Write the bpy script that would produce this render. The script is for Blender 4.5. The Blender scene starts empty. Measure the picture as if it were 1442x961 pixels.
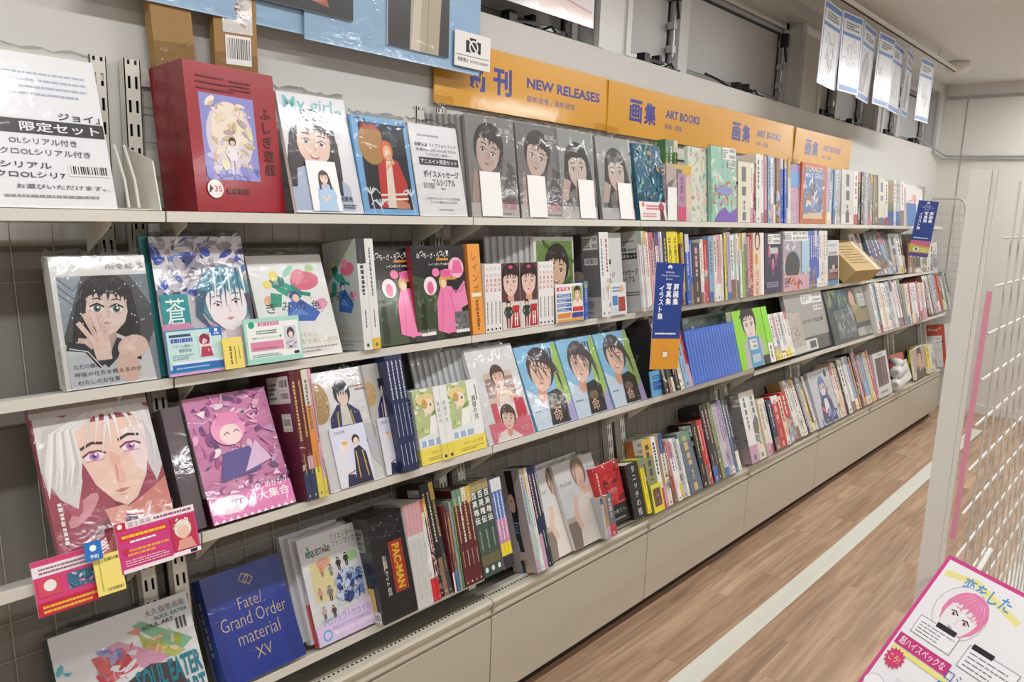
import bpy, math, random
from mathutils import Matrix, Vector

# ---------------------------------------------------------------- camera, world, light, exposure
scene = bpy.context.scene
C = scene.collection
cam_data = bpy.data.cameras.new('camera')
cam_data.sensor_width = 36.0
cam_data.lens = 26.99
cam_data.clip_start = 0.02
cam = bpy.data.objects.new('camera', cam_data)
C.objects.link(cam)
YAW, PITCH, ROLL = 0.8454, 0.1722, 0.0348
fw = Vector((math.sin(YAW) * math.cos(PITCH), math.cos(YAW) * math.cos(PITCH), -math.sin(PITCH)))
rt = Vector((math.cos(YAW), -math.sin(YAW), 0.0))
up = rt.cross(fw)
r2 = rt * math.cos(ROLL) + up * math.sin(ROLL)
u2 = -rt * math.sin(ROLL) + up * math.cos(ROLL)
cm = Matrix.Identity(4)
for i in range(3):
    cm[i][0] = r2[i]; cm[i][1] = u2[i]; cm[i][2] = -fw[i]
cm.translation = Vector((0, 0, 1.6))
cam.matrix_world = cm
scene.camera = cam

world = bpy.data.worlds.new('world')
scene.world = world
world.use_nodes = True
world.node_tree.nodes['Background'].inputs[0].default_value = (0.9, 0.92, 0.95, 1)
world.node_tree.nodes['Background'].inputs[1].default_value = 0.25
vs = scene.view_settings
vs.view_transform = 'Standard'
vs.look = 'None'
vs.gamma = 1.0
vs.use_curve_mapping = False
vs.exposure = 0.0

LAMP_W = 18.0          # watts per ceiling lamp
CEIL = 2.74
LAMPS = [(x, 0.62) for x in (-1.5, 0.3, 2.1, 3.9, 5.5, 6.85)] + [(x, -1.5) for x in (-1.5, 0.3, 2.1, 3.9, 5.7)]

# ---------------------------------------------------------------- helpers
def lin(h):
    h = h.lstrip('#')
    if len(h) == 3: h = ''.join(ch * 2 for ch in h)
    out = []
    for i in (0, 2, 4):
        c = int(h[i:i + 2], 16) / 255.0
        out.append(c / 12.92 if c <= 0.04045 else ((c + 0.055) / 1.055) ** 2.4)
    return (out[0], out[1], out[2], 1.0)

PAL = dict(white='#e9e8e4', cream='#e3dcc6', grey='#9d9d9b', silver='#bcbec0', charcoal='#3b3b3e', black='#161618',
           red='#c3262e', pink='#d8a0ae', magenta='#c04a7c', navy='#1f2a4f', blue='#2a56b8', sky='#8ab0d2', teal='#2a8288',
           green='#3f7a4e', lime='#9cc860', yellow='#efdc2a', orange='#d98c42', brown='#7b4f38', tan='#b08a5e',
           purple='#4c4390', lilac='#b0a4c4', maroon='#5e1f28', olive='#8a8f5a', slate='#5d6b7d', peach='#efc9ae', mint='#a9dcc8')
def col(c):
    return lin(PAL.get(c, c))

def nodes_of(m):
    m.use_nodes = True
    nt = m.node_tree
    return nt, nt.nodes, nt.links, nt.nodes['Principled BSDF']

MATS = {}
def mat(name, base, rough=0.5, metal=0.0, coat=0.0, spec=0.5, noise=0.0, nscale=6.0, bump=0.0, bscale=60.0):
    if name in MATS: return MATS[name]
    m = bpy.data.materials.new(name)
    nt, N, L, P = nodes_of(m)
    P.inputs['Base Color'].default_value = col(base)
    P.inputs['Roughness'].default_value = rough
    P.inputs['Metallic'].default_value = metal
    P.inputs['Coat Weight'].default_value = coat
    P.inputs['Coat Roughness'].default_value = 0.1
    P.inputs['Specular IOR Level'].default_value = spec
    tc = N.new('ShaderNodeTexCoord')
    if noise:
        n = N.new('ShaderNodeTexNoise'); n.inputs['Scale'].default_value = nscale; n.inputs['Detail'].default_value = 5
        L.new(tc.outputs['Object'], n.inputs['Vector'])
        mx = N.new('ShaderNodeMix'); mx.data_type = 'RGBA'
        b = col(base)
        mx.inputs['A'].default_value = b
        mx.inputs['B'].default_value = tuple(v * (1 - noise) for v in b[:3]) + (1,)
        L.new(n.outputs['Fac'], mx.inputs['Factor']); L.new(mx.outputs['Result'], P.inputs['Base Color'])
    if bump:
        n2 = N.new('ShaderNodeTexNoise'); n2.inputs['Scale'].default_value = bscale; n2.inputs['Detail'].default_value = 4
        L.new(tc.outputs['Object'], n2.inputs['Vector'])
        bp = N.new('ShaderNodeBump'); bp.inputs['Strength'].default_value = bump; bp.inputs['Distance'].default_value = 0.002
        L.new(n2.outputs['Fac'], bp.inputs['Height']); L.new(bp.outputs['Normal'], P.inputs['Normal'])
    MATS[name] = m
    return m

def print_mat(name, rough, coat, crinkle, cscale=26.0, crough=0.07):
    """ink on paper: colour from the mesh's own colour layer; coat is the lamination or film over it"""
    m = bpy.data.materials.new(name)
    nt, N, L, P = nodes_of(m)
    a = N.new('ShaderNodeAttribute'); a.attribute_name = 'Col'
    L.new(a.outputs['Color'], P.inputs['Base Color'])
    P.inputs['Roughness'].default_value = rough
    P.inputs['Coat Weight'].default_value = coat
    P.inputs['Coat Roughness'].default_value = crough
    if crinkle:
        tc = N.new('ShaderNodeTexCoord')
        oi = N.new('ShaderNodeObjectInfo')
        ad = N.new('ShaderNodeVectorMath'); ad.operation = 'ADD'
        sc = N.new('ShaderNodeVectorMath'); sc.operation = 'SCALE'; sc.inputs['Scale'].default_value = 1.0
        cb = N.new('ShaderNodeCombineXYZ'); L.new(oi.outputs['Random'], cb.inputs[0]); L.new(oi.outputs['Random'], cb.inputs[2])
        L.new(cb.outputs[0], sc.inputs[0]); L.new(tc.outputs['Object'], ad.inputs[0]); L.new(sc.outputs[0], ad.inputs[1])
        n = N.new('ShaderNodeTexNoise'); n.inputs['Scale'].default_value = cscale; n.inputs['Detail'].default_value = 3
        n.inputs['Distortion'].default_value = 1.2
        L.new(ad.outputs[0], n.inputs['Vector'])
        bp = N.new('ShaderNodeBump'); bp.inputs['Strength'].default_value = crinkle; bp.inputs['Distance'].default_value = 0.004
        L.new(n.outputs['Fac'], bp.inputs['Height']); L.new(bp.outputs['Normal'], P.inputs['Coat Normal'])
    MATS[name] = m
    return m

print_mat('print_matte', 0.55, 0.0, 0)
print_mat('print_gloss', 0.35, 0.55, 0.12, 9.0, 0.12)
print_mat('print_wrap', 0.35, 0.7, 0.22, 13.0, 0.06)

def film_mat():
    m = bpy.data.materials.new('clear_film')
    m.use_nodes = True
    nt = m.node_tree; N = nt.nodes; L = nt.links
    N.remove(N['Principled BSDF'])
    out = N['Material Output']
    tr = N.new('ShaderNodeBsdfTransparent'); tr.inputs[0].default_value = (0.97, 0.97, 0.97, 1)
    gl = N.new('ShaderNodeBsdfGlossy'); gl.inputs['Roughness'].default_value = 0.08
    tc = N.new('ShaderNodeTexCoord')
    n = N.new('ShaderNodeTexNoise'); n.inputs['Scale'].default_value = 16; n.inputs['Detail'].default_value = 2; n.inputs['Distortion'].default_value = 1.0
    L.new(tc.outputs['Object'], n.inputs['Vector'])
    bp = N.new('ShaderNodeBump'); bp.inputs['Strength'].default_value = 0.55; bp.inputs['Distance'].default_value = 0.01
    L.new(n.outputs['Fac'], bp.inputs['Height']); L.new(bp.outputs['Normal'], gl.inputs['Normal'])
    fr = N.new('ShaderNodeFresnel'); fr.inputs['IOR'].default_value = 1.5
    L.new(bp.outputs['Normal'], fr.inputs['Normal'])
    mu = N.new('ShaderNodeMath'); mu.operation = 'MULTIPLY_ADD'; mu.inputs[1].default_value = 0.45; mu.inputs[2].default_value = -0.01
    L.new(fr.outputs[0], mu.inputs[0])
    mx = N.new('ShaderNodeMixShader')
    L.new(mu.outputs[0], mx.inputs[0]); L.new(tr.outputs[0], mx.inputs[1]); L.new(gl.outputs[0], mx.inputs[2])
    L.new(mx.outputs[0], out.inputs['Surface'])
    MATS['clear_film'] = m
film_mat()

def pages_mat():
    m = mat('paper_pages', '#e6e1d2', 0.85)
    nt, N, L, P = nodes_of(m)
    tc = N.new('ShaderNodeTexCoord')
    n = N.new('ShaderNodeTexNoise'); n.inputs['Scale'].default_value = 400
    L.new(tc.outputs['Object'], n.inputs['Vector'])
    bp = N.new('ShaderNodeBump'); bp.inputs['Strength'].default_value = 0.3; bp.inputs['Distance'].default_value = 0.001
    L.new(n.outputs['Fac'], bp.inputs['Height']); L.new(bp.outputs['Normal'], P.inputs['Normal'])
pages_mat()
mat('shelf_paint', '#e0ded4', 0.38, noise=0.05, nscale=3)
mat('cabinet_paint', '#c4bdac', 0.3, noise=0.07, nscale=2.2, bump=0.02, bscale=20)
mat('deck_paint', '#b1ab9c', 0.4, noise=0.1, nscale=2.5)
mat('back_sheet_grey', '#7f7c74', 0.6, noise=0.12, nscale=3)
mat('wall_paint', '#d9d8d3', 0.75, noise=0.06, nscale=1.6, bump=0.05, bscale=90)
mat('far_wall_paint', '#e2e0da', 0.7, noise=0.04, nscale=1.2)
mat('ceiling_paint', '#ebeae7', 0.8, noise=0.04, nscale=1)
mat('wire_white', '#dcdad2', 0.35)
mat('wire_shaded', '#a19e94', 0.45)  # wire paint darkened to stand for the shade behind the shelves
mat('wire_rack_grey', '#c9c4be', 0.4)
mat('dark_hole', '#14130f', 0.8)
mat('black_plastic', '#121212', 0.4)
mat('steel_grey', '#b4b6b7', 0.3, metal=0.5)
mat('window_grey', '#d6d7d5', 0.35, noise=0.08, nscale=3)
mat('panel_grey', '#cfd1d1', 0.4, noise=0.1, nscale=2)
mat('kraft', '#a98654', 0.75, noise=0.12, nscale=8)
mat('kraft_light', '#c9ac78', 0.7, noise=0.1, nscale=10)
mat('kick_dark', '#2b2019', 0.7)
mat('tape_white', '#dcdccf', 0.5, noise=0.06, nscale=14)
mat('white_rim', '#e6e6e0', 0.4)
mat('clear_grip', '#d8d4c6', 0.2, coat=1.0)

def floor_mat():
    m = mat('vinyl_plank', '#a58468', 0.42)
    nt, N, L, P = nodes_of(m)
    tc = N.new('ShaderNodeTexCoord'); oi = N.new('ShaderNodeObjectInfo')
    cb = N.new('ShaderNodeCombineXYZ')
    m1 = N.new('ShaderNodeMath'); m1.operation = 'MULTIPLY'; m1.inputs[1].default_value = 37.0
    L.new(oi.outputs['Random'], m1.inputs[0]); L.new(m1.outputs[0], cb.inputs[1]); L.new(m1.outputs[0], cb.inputs[2])
    mp = N.new('ShaderNodeMapping'); mp.inputs['Scale'].default_value = (0.55, 9.0, 1.0)
    L.new(tc.outputs['Object'], mp.inputs['Vector'])
    ad = N.new('ShaderNodeVectorMath'); L.new(mp.outputs[0], ad.inputs[0]); L.new(cb.outputs[0], ad.inputs[1])
    n = N.new('ShaderNodeTexNoise'); n.inputs['Scale'].default_value = 2.2; n.inputs['Detail'].default_value = 6; n.inputs['Distortion'].default_value = 1.6
    L.new(ad.outputs[0], n.inputs['Vector'])
    cr = N.new('ShaderNodeValToRGB')
    e = cr.color_ramp.elements
    e[0].position = 0.3; e[0].color = col('#a0826a'); e[1].position = 0.72; e[1].color = col('#d2b294')
    L.new(n.outputs['Fac'], cr.inputs[0])
    cr2 = N.new('ShaderNodeValToRGB'); e2 = cr2.color_ramp.elements
    e2[0].color = (0.66, 0.61, 0.57, 1); e2[1].color = (1.0, 0.99, 0.97, 1)
    L.new(oi.outputs['Random'], cr2.inputs[0])
    mx = N.new('ShaderNodeMix'); mx.data_type = 'RGBA'; mx.blend_type = 'MULTIPLY'; mx.inputs['Factor'].default_value = 0.8
    L.new(cr.outputs[0], mx.inputs['A']); L.new(cr2.outputs[0], mx.inputs['B'])
    L.new(mx.outputs['Result'], P.inputs['Base Color'])
floor_mat()

BOXF = [(0, 3, 2, 1), (4, 5, 6, 7), (0, 1, 5, 4), (1, 2, 6, 5), (2, 3, 7, 6), (3, 0, 4, 7)]
class MB:
    """collects geometry for ONE mesh object"""
    def __init__(s): s.v = []; s.f = []; s.c = []; s.smooth = False
    def quadbox(s, p, c=None):                       # p: 8 points, bottom ring then top ring
        b = len(s.v); s.v += [tuple(q) for q in p]
        for f in BOXF: s.f.append(tuple(b + i for i in f)); s.c.append(c)
        return s
    def box(s, x0, x1, y0, y1, z0, z1, c=None):
        return s.quadbox([(x0, y0, z0), (x1, y0, z0), (x1, y1, z0), (x0, y1, z0), (x0, y0, z1), (x1, y0, z1), (x1, y1, z1), (x0, y1, z1)], c)
    def face(s, pts, c=None):
        b = len(s.v); s.v += [tuple(q) for q in pts]; s.f.append(tuple(range(b, b + len(pts)))); s.c.append(c); return s
    def tube(s, pts, r, n=6, c=None):
        pts = [Vector(p) for p in pts]; rings = []
        for i, p in enumerate(pts):
            t = (pts[min(i + 1, len(pts) - 1)] - pts[max(i - 1, 0)]).normalized()
            a = t.cross(Vector((0, 0, 1)))
            if a.length < 1e-4: a = t.cross(Vector((0, 1, 0)))
            a.normalize(); b = t.cross(a)
            rings.append(len(s.v))
            for k in range(n):
                q = p + (a * math.cos(2 * math.pi * k / n) + b * math.sin(2 * math.pi * k / n)) * r
                s.v.append(tuple(q))
        for i in range(len(pts) - 1):
            for k in range(n):
                s.f.append((rings[i] + k, rings[i] + (k + 1) % n, rings[i + 1] + (k + 1) % n, rings[i + 1] + k)); s.c.append(c)
        s.f.append(tuple(rings[0] + k for k in range(n))[::-1]); s.c.append(c)
        s.f.append(tuple(rings[-1] + k for k in range(n))); s.c.append(c)
        return s
    def lathe(s, prof, n=20, c=None, at=(0, 0, 0)):
        rings = []
        for r, z in prof:
            rings.append(len(s.v))
            for k in range(n):
                a = 2 * math.pi * k / n
                s.v.append((at[0] + r * math.cos(a), at[1] + r * math.sin(a), at[2] + z))
        for i in range(len(prof) - 1):
            for k in range(n):
                s.f.append((rings[i] + k, rings[i] + (k + 1) % n, rings[i + 1] + (k + 1) % n, rings[i + 1] + k)); s.c.append(c)
        s.f.append(tuple(rings[0] + k for k in range(n))[::-1]); s.c.append(c)
        s.f.append(tuple(rings[-1] + k for k in range(n))); s.c.append(c)
        return s
    def mesh(s, name, material):
        me = bpy.data.meshes.new(name)
        me.from_pydata(s.v, [], s.f)
        if any(c is not None for c in s.c):
            at = me.color_attributes.new('Col', 'FLOAT_COLOR', 'CORNER')
            buf = []
            for f, c in zip(s.f, s.c):
                buf += list(c or (1, 1, 1, 1)) * len(f)
            at.data.foreach_set('color', buf)
        me.materials.append(MATS[material])
        if s.smooth:
            for p in me.polygons: p.use_smooth = True
        return me
    def build(s, name, material, parent=None):
        o = bpy.data.objects.new(name, s.mesh(name, material))
        C.objects.link(o); o.parent = parent
        return o

def tag(o, label=None, cat=None, group=None, kind=None):
    if label: o['label'] = label
    if cat: o['category'] = cat
    if group: o['group'] = group
    if kind: o['kind'] = kind
    return o
def thing(name, label, cat, loc=(0, 0, 0), rot=(0, 0, 0), group=None):
    o = bpy.data.objects.new(name, None)
    C.objects.link(o); o.location = loc; o.rotation_euler = rot; o.empty_display_size = 0.05
    return tag(o, label, cat, group)
def struct(name, mb, material, label=None, parent=None):
    o = mb.build(name, material, parent)
    if parent is None: o['kind'] = 'structure'
    if label: o['label'] = label
    return o

# ---------------------------------------------------------------- printed artwork (flat ink layers on a face)
_tc = {}
def text_mesh(s, bold):
    k = (s, bold)
    if k in _tc: return _tc[k]
    cu = bpy.data.curves.new('lettering', 'FONT')
    cu.body = s; cu.resolution_u = 2; cu.offset = bold; cu.size = 1.0
    cu.fill_mode = 'FRONT'
    ob = bpy.data.objects.new('lettering', cu)
    me = ob.to_mesh()
    v = [(p.co.x, p.co.y) for p in me.vertices]
    f = [tuple(p.vertices) for p in me.polygons]
    ob.to_mesh_clear()
    bpy.data.objects.remove(ob); bpy.data.curves.remove(cu)
    if v:
        x0 = min(p[0] for p in v); x1 = max(p[0] for p in v); y0 = min(p[1] for p in v); y1 = max(p[1] for p in v)
        v = [((p[0] - x0), (p[1] - y0)) for p in v]; d = (max(x1 - x0, 1e-4), max(y1 - y0, 1e-4), y0)
    else: d = (1, 1, 0)
    _tc[k] = (v, f, d)
    return _tc[k]

class Art:
    """flat ink layers; x runs 0..1 over the width, y runs 0..r (r = height / width)"""
    STEP = 0.00002
    def __init__(s, W, H): s.W = W; s.H = H; s.r = H / W; s.v = []; s.f = []; s.c = []; s.n = 0; s.clip = (0, 0, 1, H / W); s.k = 1.0; s.o = 0.0
    def poly(s, pts, c):
        x0, y0, x1, y1 = s.clip
        P = [(p[0] * s.k + s.o, p[1]) for p in pts]
        for ax, lim, sg in ((0, x0, 1), (0, x1, -1), (1, y0, 1), (1, y1, -1)):
            out = []
            for i in range(len(P)):
                a = P[i - 1]; b = P[i]
                ia = (a[ax] - lim) * sg >= 0; ib = (b[ax] - lim) * sg >= 0
                if ia != ib:
                    t = (lim - a[ax]) / (b[ax] - a[ax]); out.append((a[0] + (b[0] - a[0]) * t, a[1] + (b[1] - a[1]) * t))
                if ib: out.append(b)
            P = out
            if len(P) < 3: return s
        s.n += 1; b = len(s.v)
        ar = sum(P[i - 1][0] * P[i][1] - P[i][0] * P[i - 1][1] for i in range(len(P)))
        if ar < 0: P.reverse()
        s.v += [(p[0], p[1], s.n) for p in P]; s.f.append(tuple(range(b, b + len(P)))); s.c.append(col(c))
        return s
    def rect(s, x0, y0, x1, y1, c): return s.poly([(x0, y0), (x1, y0), (x1, y1), (x0, y1)], c)
    def ell(s, cx, cy, rx, ry, c, rot=0, n=18):
        a = math.cos(rot); b = math.sin(rot)
        return s.poly([(cx + rx * math.cos(t) * a - ry * math.sin(t) * b, cy + rx * math.cos(t) * b + ry * math.sin(t) * a)
                       for t in (2 * math.pi * i / n for i in range(n))], c)
    def line(s, pts, w, c, taper=False):
        L = []; R = []
        for i, p in enumerate(pts):
            q = pts[min(i + 1, len(pts) - 1)]; o = pts[max(i - 1, 0)]
            dx, dy = q[0] - o[0], q[1] - o[1]; l = math.hypot(dx, dy) or 1
            h = w / 2 * ((1 - i / (len(pts) - 1)) * 0.9 + 0.1 if taper else 1)
            L.append((p[0] - dy / l * h, p[1] + dx / l * h)); R.append((p[0] + dy / l * h, p[1] - dx / l * h))
        return s.poly(L + R[::-1], c)
    def text(s, t, x0, y0, x1, y1, c, bold=0.012, slant=0.0, rot=0):
        v, f, d = text_mesh(t, bold)
        if not v: return s
        s.n += 1; b = len(s.v)
        for p in v:
            a, e = p[0] / d[0], p[1] / d[1]
            if rot == 90: a, e = 1 - e, a          # runs upwards
            if rot == -90: a, e = e, 1 - a         # runs downwards
            s.v.append((x0 + (x1 - x0) * a + slant * (y1 - y0) * e, y0 + (y1 - y0) * e, s.n))
        for q in f: s.f.append(tuple(b + i for i in q)); s.c.append(col(c))
        return s
    def vtext(s, t, cx, ytop, size, c, bold=0.012, gap=1.08, sx=1.0):
        if size * gap * len(t) > ytop: size = ytop * .97 / (gap * len(t))
        for i, ch in enumerate(t):
            v, f, d = text_mesh(ch, bold)
            if not v: continue
            k = min(size / max(d[0], d[1]), size * 1.05)
            w = d[0] * k * sx; h = d[1] * k; yc = ytop - size * gap * (i + 0.5)
            s.text(ch, cx - w / 2, yc - h / 2, cx + w / 2, yc + h / 2, c, bold)
        return s
    def fine(s, x0, y0, x1, y1, n, c, seed=1, fill=0.5):
        """print too small to read: rows of short dashes"""
        R = random.Random(seed); dy = (y1 - y0) / n
        for i in range(n):
            y = y1 - dy * (i + 0.8); x = x0; end = x1 - (x1 - x0) * R.choice((0, 0, .1, .35))
            while x < end - 0.004:
                w = min(R.uniform(.02, .07), end - x)
                s.rect(x, y, x + w, y + dy * fill, c); x += w + 0.008
        return s
    def vfine(s, x0, x1, y0, y1, c, seed=1):
        R = random.Random(seed); y = y1
        while y > y0:
            h = R.uniform(.5, 1.1) * (x1 - x0) * 1.1
            s.rect(x0 + R.uniform(0, .2) * (x1 - x0), max(y - h, y0), x1 - R.uniform(0, .2) * (x1 - x0), y, c); y -= h * 1.35
        return s
    def barcode(s, x0, y0, x1, y1, seed=1, bg='#f1f1ee'):
        R = random.Random(seed); s.rect(x0, y0, x1, y1, bg); w = x1 - x0; x = x0 + w * .06
        while x < x1 - w * .06:
            b = R.choice((.008, .014, .022)) * w * 1.6
            s.rect(x, y0 + (y1 - y0) * .2, min(x + b, x1), y1 - (y1 - y0) * .1, '#222224'); x += b + R.choice((.012, .02, .03)) * w * 1.4
        return s
    def scatter(s, n, cols, smin, smax, box=None, seed=1, el=0.4, tri=0.12):
        R = random.Random(seed); x0, y0, x1, y1 = box or (0, 0, 1, s.r)
        for i in range(n):
            cx = R.uniform(x0, x1); cy = R.uniform(y0, y1); a = R.uniform(smin, smax); b = a * R.uniform(el, 1); t = R.uniform(0, 6.28); c = R.choice(cols)
            if R.random() < tri:
                pts = [(cx + a * math.cos(t + k * 2.1 + R.uniform(-.5, .5)), cy + b * math.sin(t + k * 2.1 + R.uniform(-.5, .5))) for k in range(3)]
                s.poly(pts, c)
            elif R.random() < 0.4:
                k = R.uniform(-.6, .6)
                s.line([(cx - a * math.cos(t), cy - a * math.sin(t)), (cx + k * b * math.sin(t), cy - k * b * math.cos(t)), (cx + a * math.cos(t), cy + a * math.sin(t))], b * .35, c, True)
            else: s.ell(cx, cy, a, b * .6, c, t, 10)
        return s
    def build(s, name, material, parent, face, w, d, h, off=0.0003):
        """face: 'front' (towards the shelf edge), 'left', 'top'"""
        vs_ = []
        for x, y, k in s.v:
            X, Y, e = x * s.W, y * s.W, off + k * s.STEP
            if face == 'front': vs_.append((X, -e, Y))
            elif face == 'left': vs_.append((-e, s.W - X, Y))
            elif face == 'top': vs_.append((X, Y, h + e))
        mb = MB(); mb.v = vs_; mb.f = s.f; mb.c = s.c
        return mb.build(name, material, parent)

# generic people and motifs for the printed covers
def head(A, cx, cy, s, hair='#241d1f', skin='#f0c9b0', iris='#3a2a24', rot=0.0, long=True, cloth=None, big=1.0, smile=True, fringe=6, brow=None, lips='#c4666a', shade='#dba58c', seed=3, blush=None):
    R = random.Random(seed); ca, sa = math.cos(rot), math.sin(rot)
    T = lambda x, y: (cx + (x * ca - y * sa) * s, cy + (x * sa + y * ca) * s)
    P = lambda pts, c: A.poly([T(*p) for p in pts], c)
    E = lambda x, y, rx, ry, c: A.ell(*T(x, y), rx * s, ry * s, c, rot, 16)
    if long: P([(-1.15, .9), (-1.45, -.6), (-1.6, -2.6), (-.6, -2.9), (.6, -2.9), (1.6, -2.6), (1.45, -.6), (1.15, .9)], hair)
    E(0, .28, 1.25, 1.38, hair)
    if cloth: P([(-.35, -1.2), (-1.9, -1.9), (-2.4, -4.5), (2.4, -4.5), (1.9, -1.9), (.35, -1.2)], cloth)
    P([(-.36, -.7), (-.42, -1.75), (0, -2.1), (.42, -1.75), (.36, -.7)], shade)
    P([(-.95, .35), (-.93, -.2), (-.8, -.68), (-.42, -1.12), (0, -1.3), (.42, -1.12), (.8, -.68), (.93, -.2), (.95, .35), (.7, .95), (0, 1.15), (-.7, .95)], skin)
    for sg in (-1, 1):
        ex = .43 * sg; w = .2 * big ** .5
        E(ex, -.05, w, .1 * big, '#fbf6f2'); E(ex, -.05, .11 * big ** .7, .1 * big, iris); E(ex, -.05, .055 * big ** .7, .06 * big, '#15100f')
        E(ex + .04, .0, .03 * big, .03 * big, '#ffffff')
        A.line([T(ex - w * 1.15, -.02 + .02 * big), T(ex, .05 + .07 * big), T(ex + w * 1.15, -.02 + .02 * big)], .06 * s * big ** .5, '#2a1c1a')
        A.line([T(ex - .22, .25 + .06 * big), T(ex, .31 + .06 * big), T(ex + .22, .25 + .06 * big)], .06 * s, brow or hair)
        E(ex * 1.3, -.42, .15, .07, blush or skin)
    A.line([T(.02, -.1), T(.1, -.42), T(-.04, -.46)], .05 * s, shade)
    if smile:
        P([(-.3, -.68), (-.14, -.74), (.14, -.74), (.3, -.68), (.16, -.88), (-.16, -.88)], lips); P([(-.2, -.71), (.2, -.71), (.1, -.79), (-.1, -.79)], '#fff7f2')
    else:
        P([(-.2, -.72), (0, -.67), (.2, -.72), (0, -.82)], lips)
    P([(-1.05, .2), (-1.0, .9), (-.5, 1.42), (.5, 1.42), (1.0, .9), (1.05, .2), (.82, .5), (.45, .66), (-.45, .66), (-.82, .5)], hair)
    for i in range(fringe):
        x = -.85 + 1.7 * i / max(fringe - 1, 1)
        P([(x - .2, 1.1), (x + .2, 1.1), (x * .92 + R.uniform(-.12, .12), .38 + R.uniform(-.12, .12))], hair)
    if long:
        for sg in (-1, 1): P([(sg * 1.15, .6), (sg * .88, .3), (sg * .98, -.5), (sg * 1.05, -2.4), (sg * 1.5, -2.5), (sg * 1.4, -.4)], hair)
    hc = hair.lstrip('#'); hl = '#' + ''.join('%02x' % min(255, int(int(hc[i:i + 2], 16) * 1.12 + 22)) for i in (0, 2, 4))
    for k in range(7):
        x = -.9 + .3 * k; A.line([T(x * .5, 1.38), T(x * .95, .95), T(x * 1.02, .45 + .1 * abs(x))], .05 * s, hl, True)
    if long:
        for sg in (-1, 1):
            for k in range(3): A.line([T(sg * (1.12 + .1 * k), .2), T(sg * (1.2 + .1 * k), -1.0), T(sg * (1.15 + .12 * k), -2.2)], .045 * s, hl, True)

def figure(A, cx, y0, h, hair, top, low, skin='#efc8ae'):
    u = h / 7.0
    for sg in (-1, 1): A.poly([(cx + sg * .15 * u, y0 + 3 * u), (cx + sg * .9 * u, y0 + 3 * u), (cx + sg * .7 * u, y0), (cx + sg * .2 * u, y0)], low)
    A.poly([(cx - 1.0 * u, y0 + 5.5 * u), (cx + 1.0 * u, y0 + 5.5 * u), (cx + .9 * u, y0 + 2.6 * u), (cx - .9 * u, y0 + 2.6 * u)], top)
    for sg in (-1, 1): A.line([(cx + sg * .95 * u, y0 + 5.3 * u), (cx + sg * 1.5 * u, y0 + 4.1 * u), (cx + sg * .9 * u, y0 + 3.2 * u)], .5 * u, top)
    A.ell(cx, y0 + 6.25 * u, .8 * u, .85 * u, hair); A.ell(cx, y0 + 6.05 * u, .55 * u, .6 * u, skin)
    A.poly([(cx - .65 * u, y0 + 6.4 * u), (cx + .65 * u, y0 + 6.4 * u), (cx + .4 * u, y0 + 6.95 * u), (cx - .4 * u, y0 + 6.95 * u)], hair)

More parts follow.
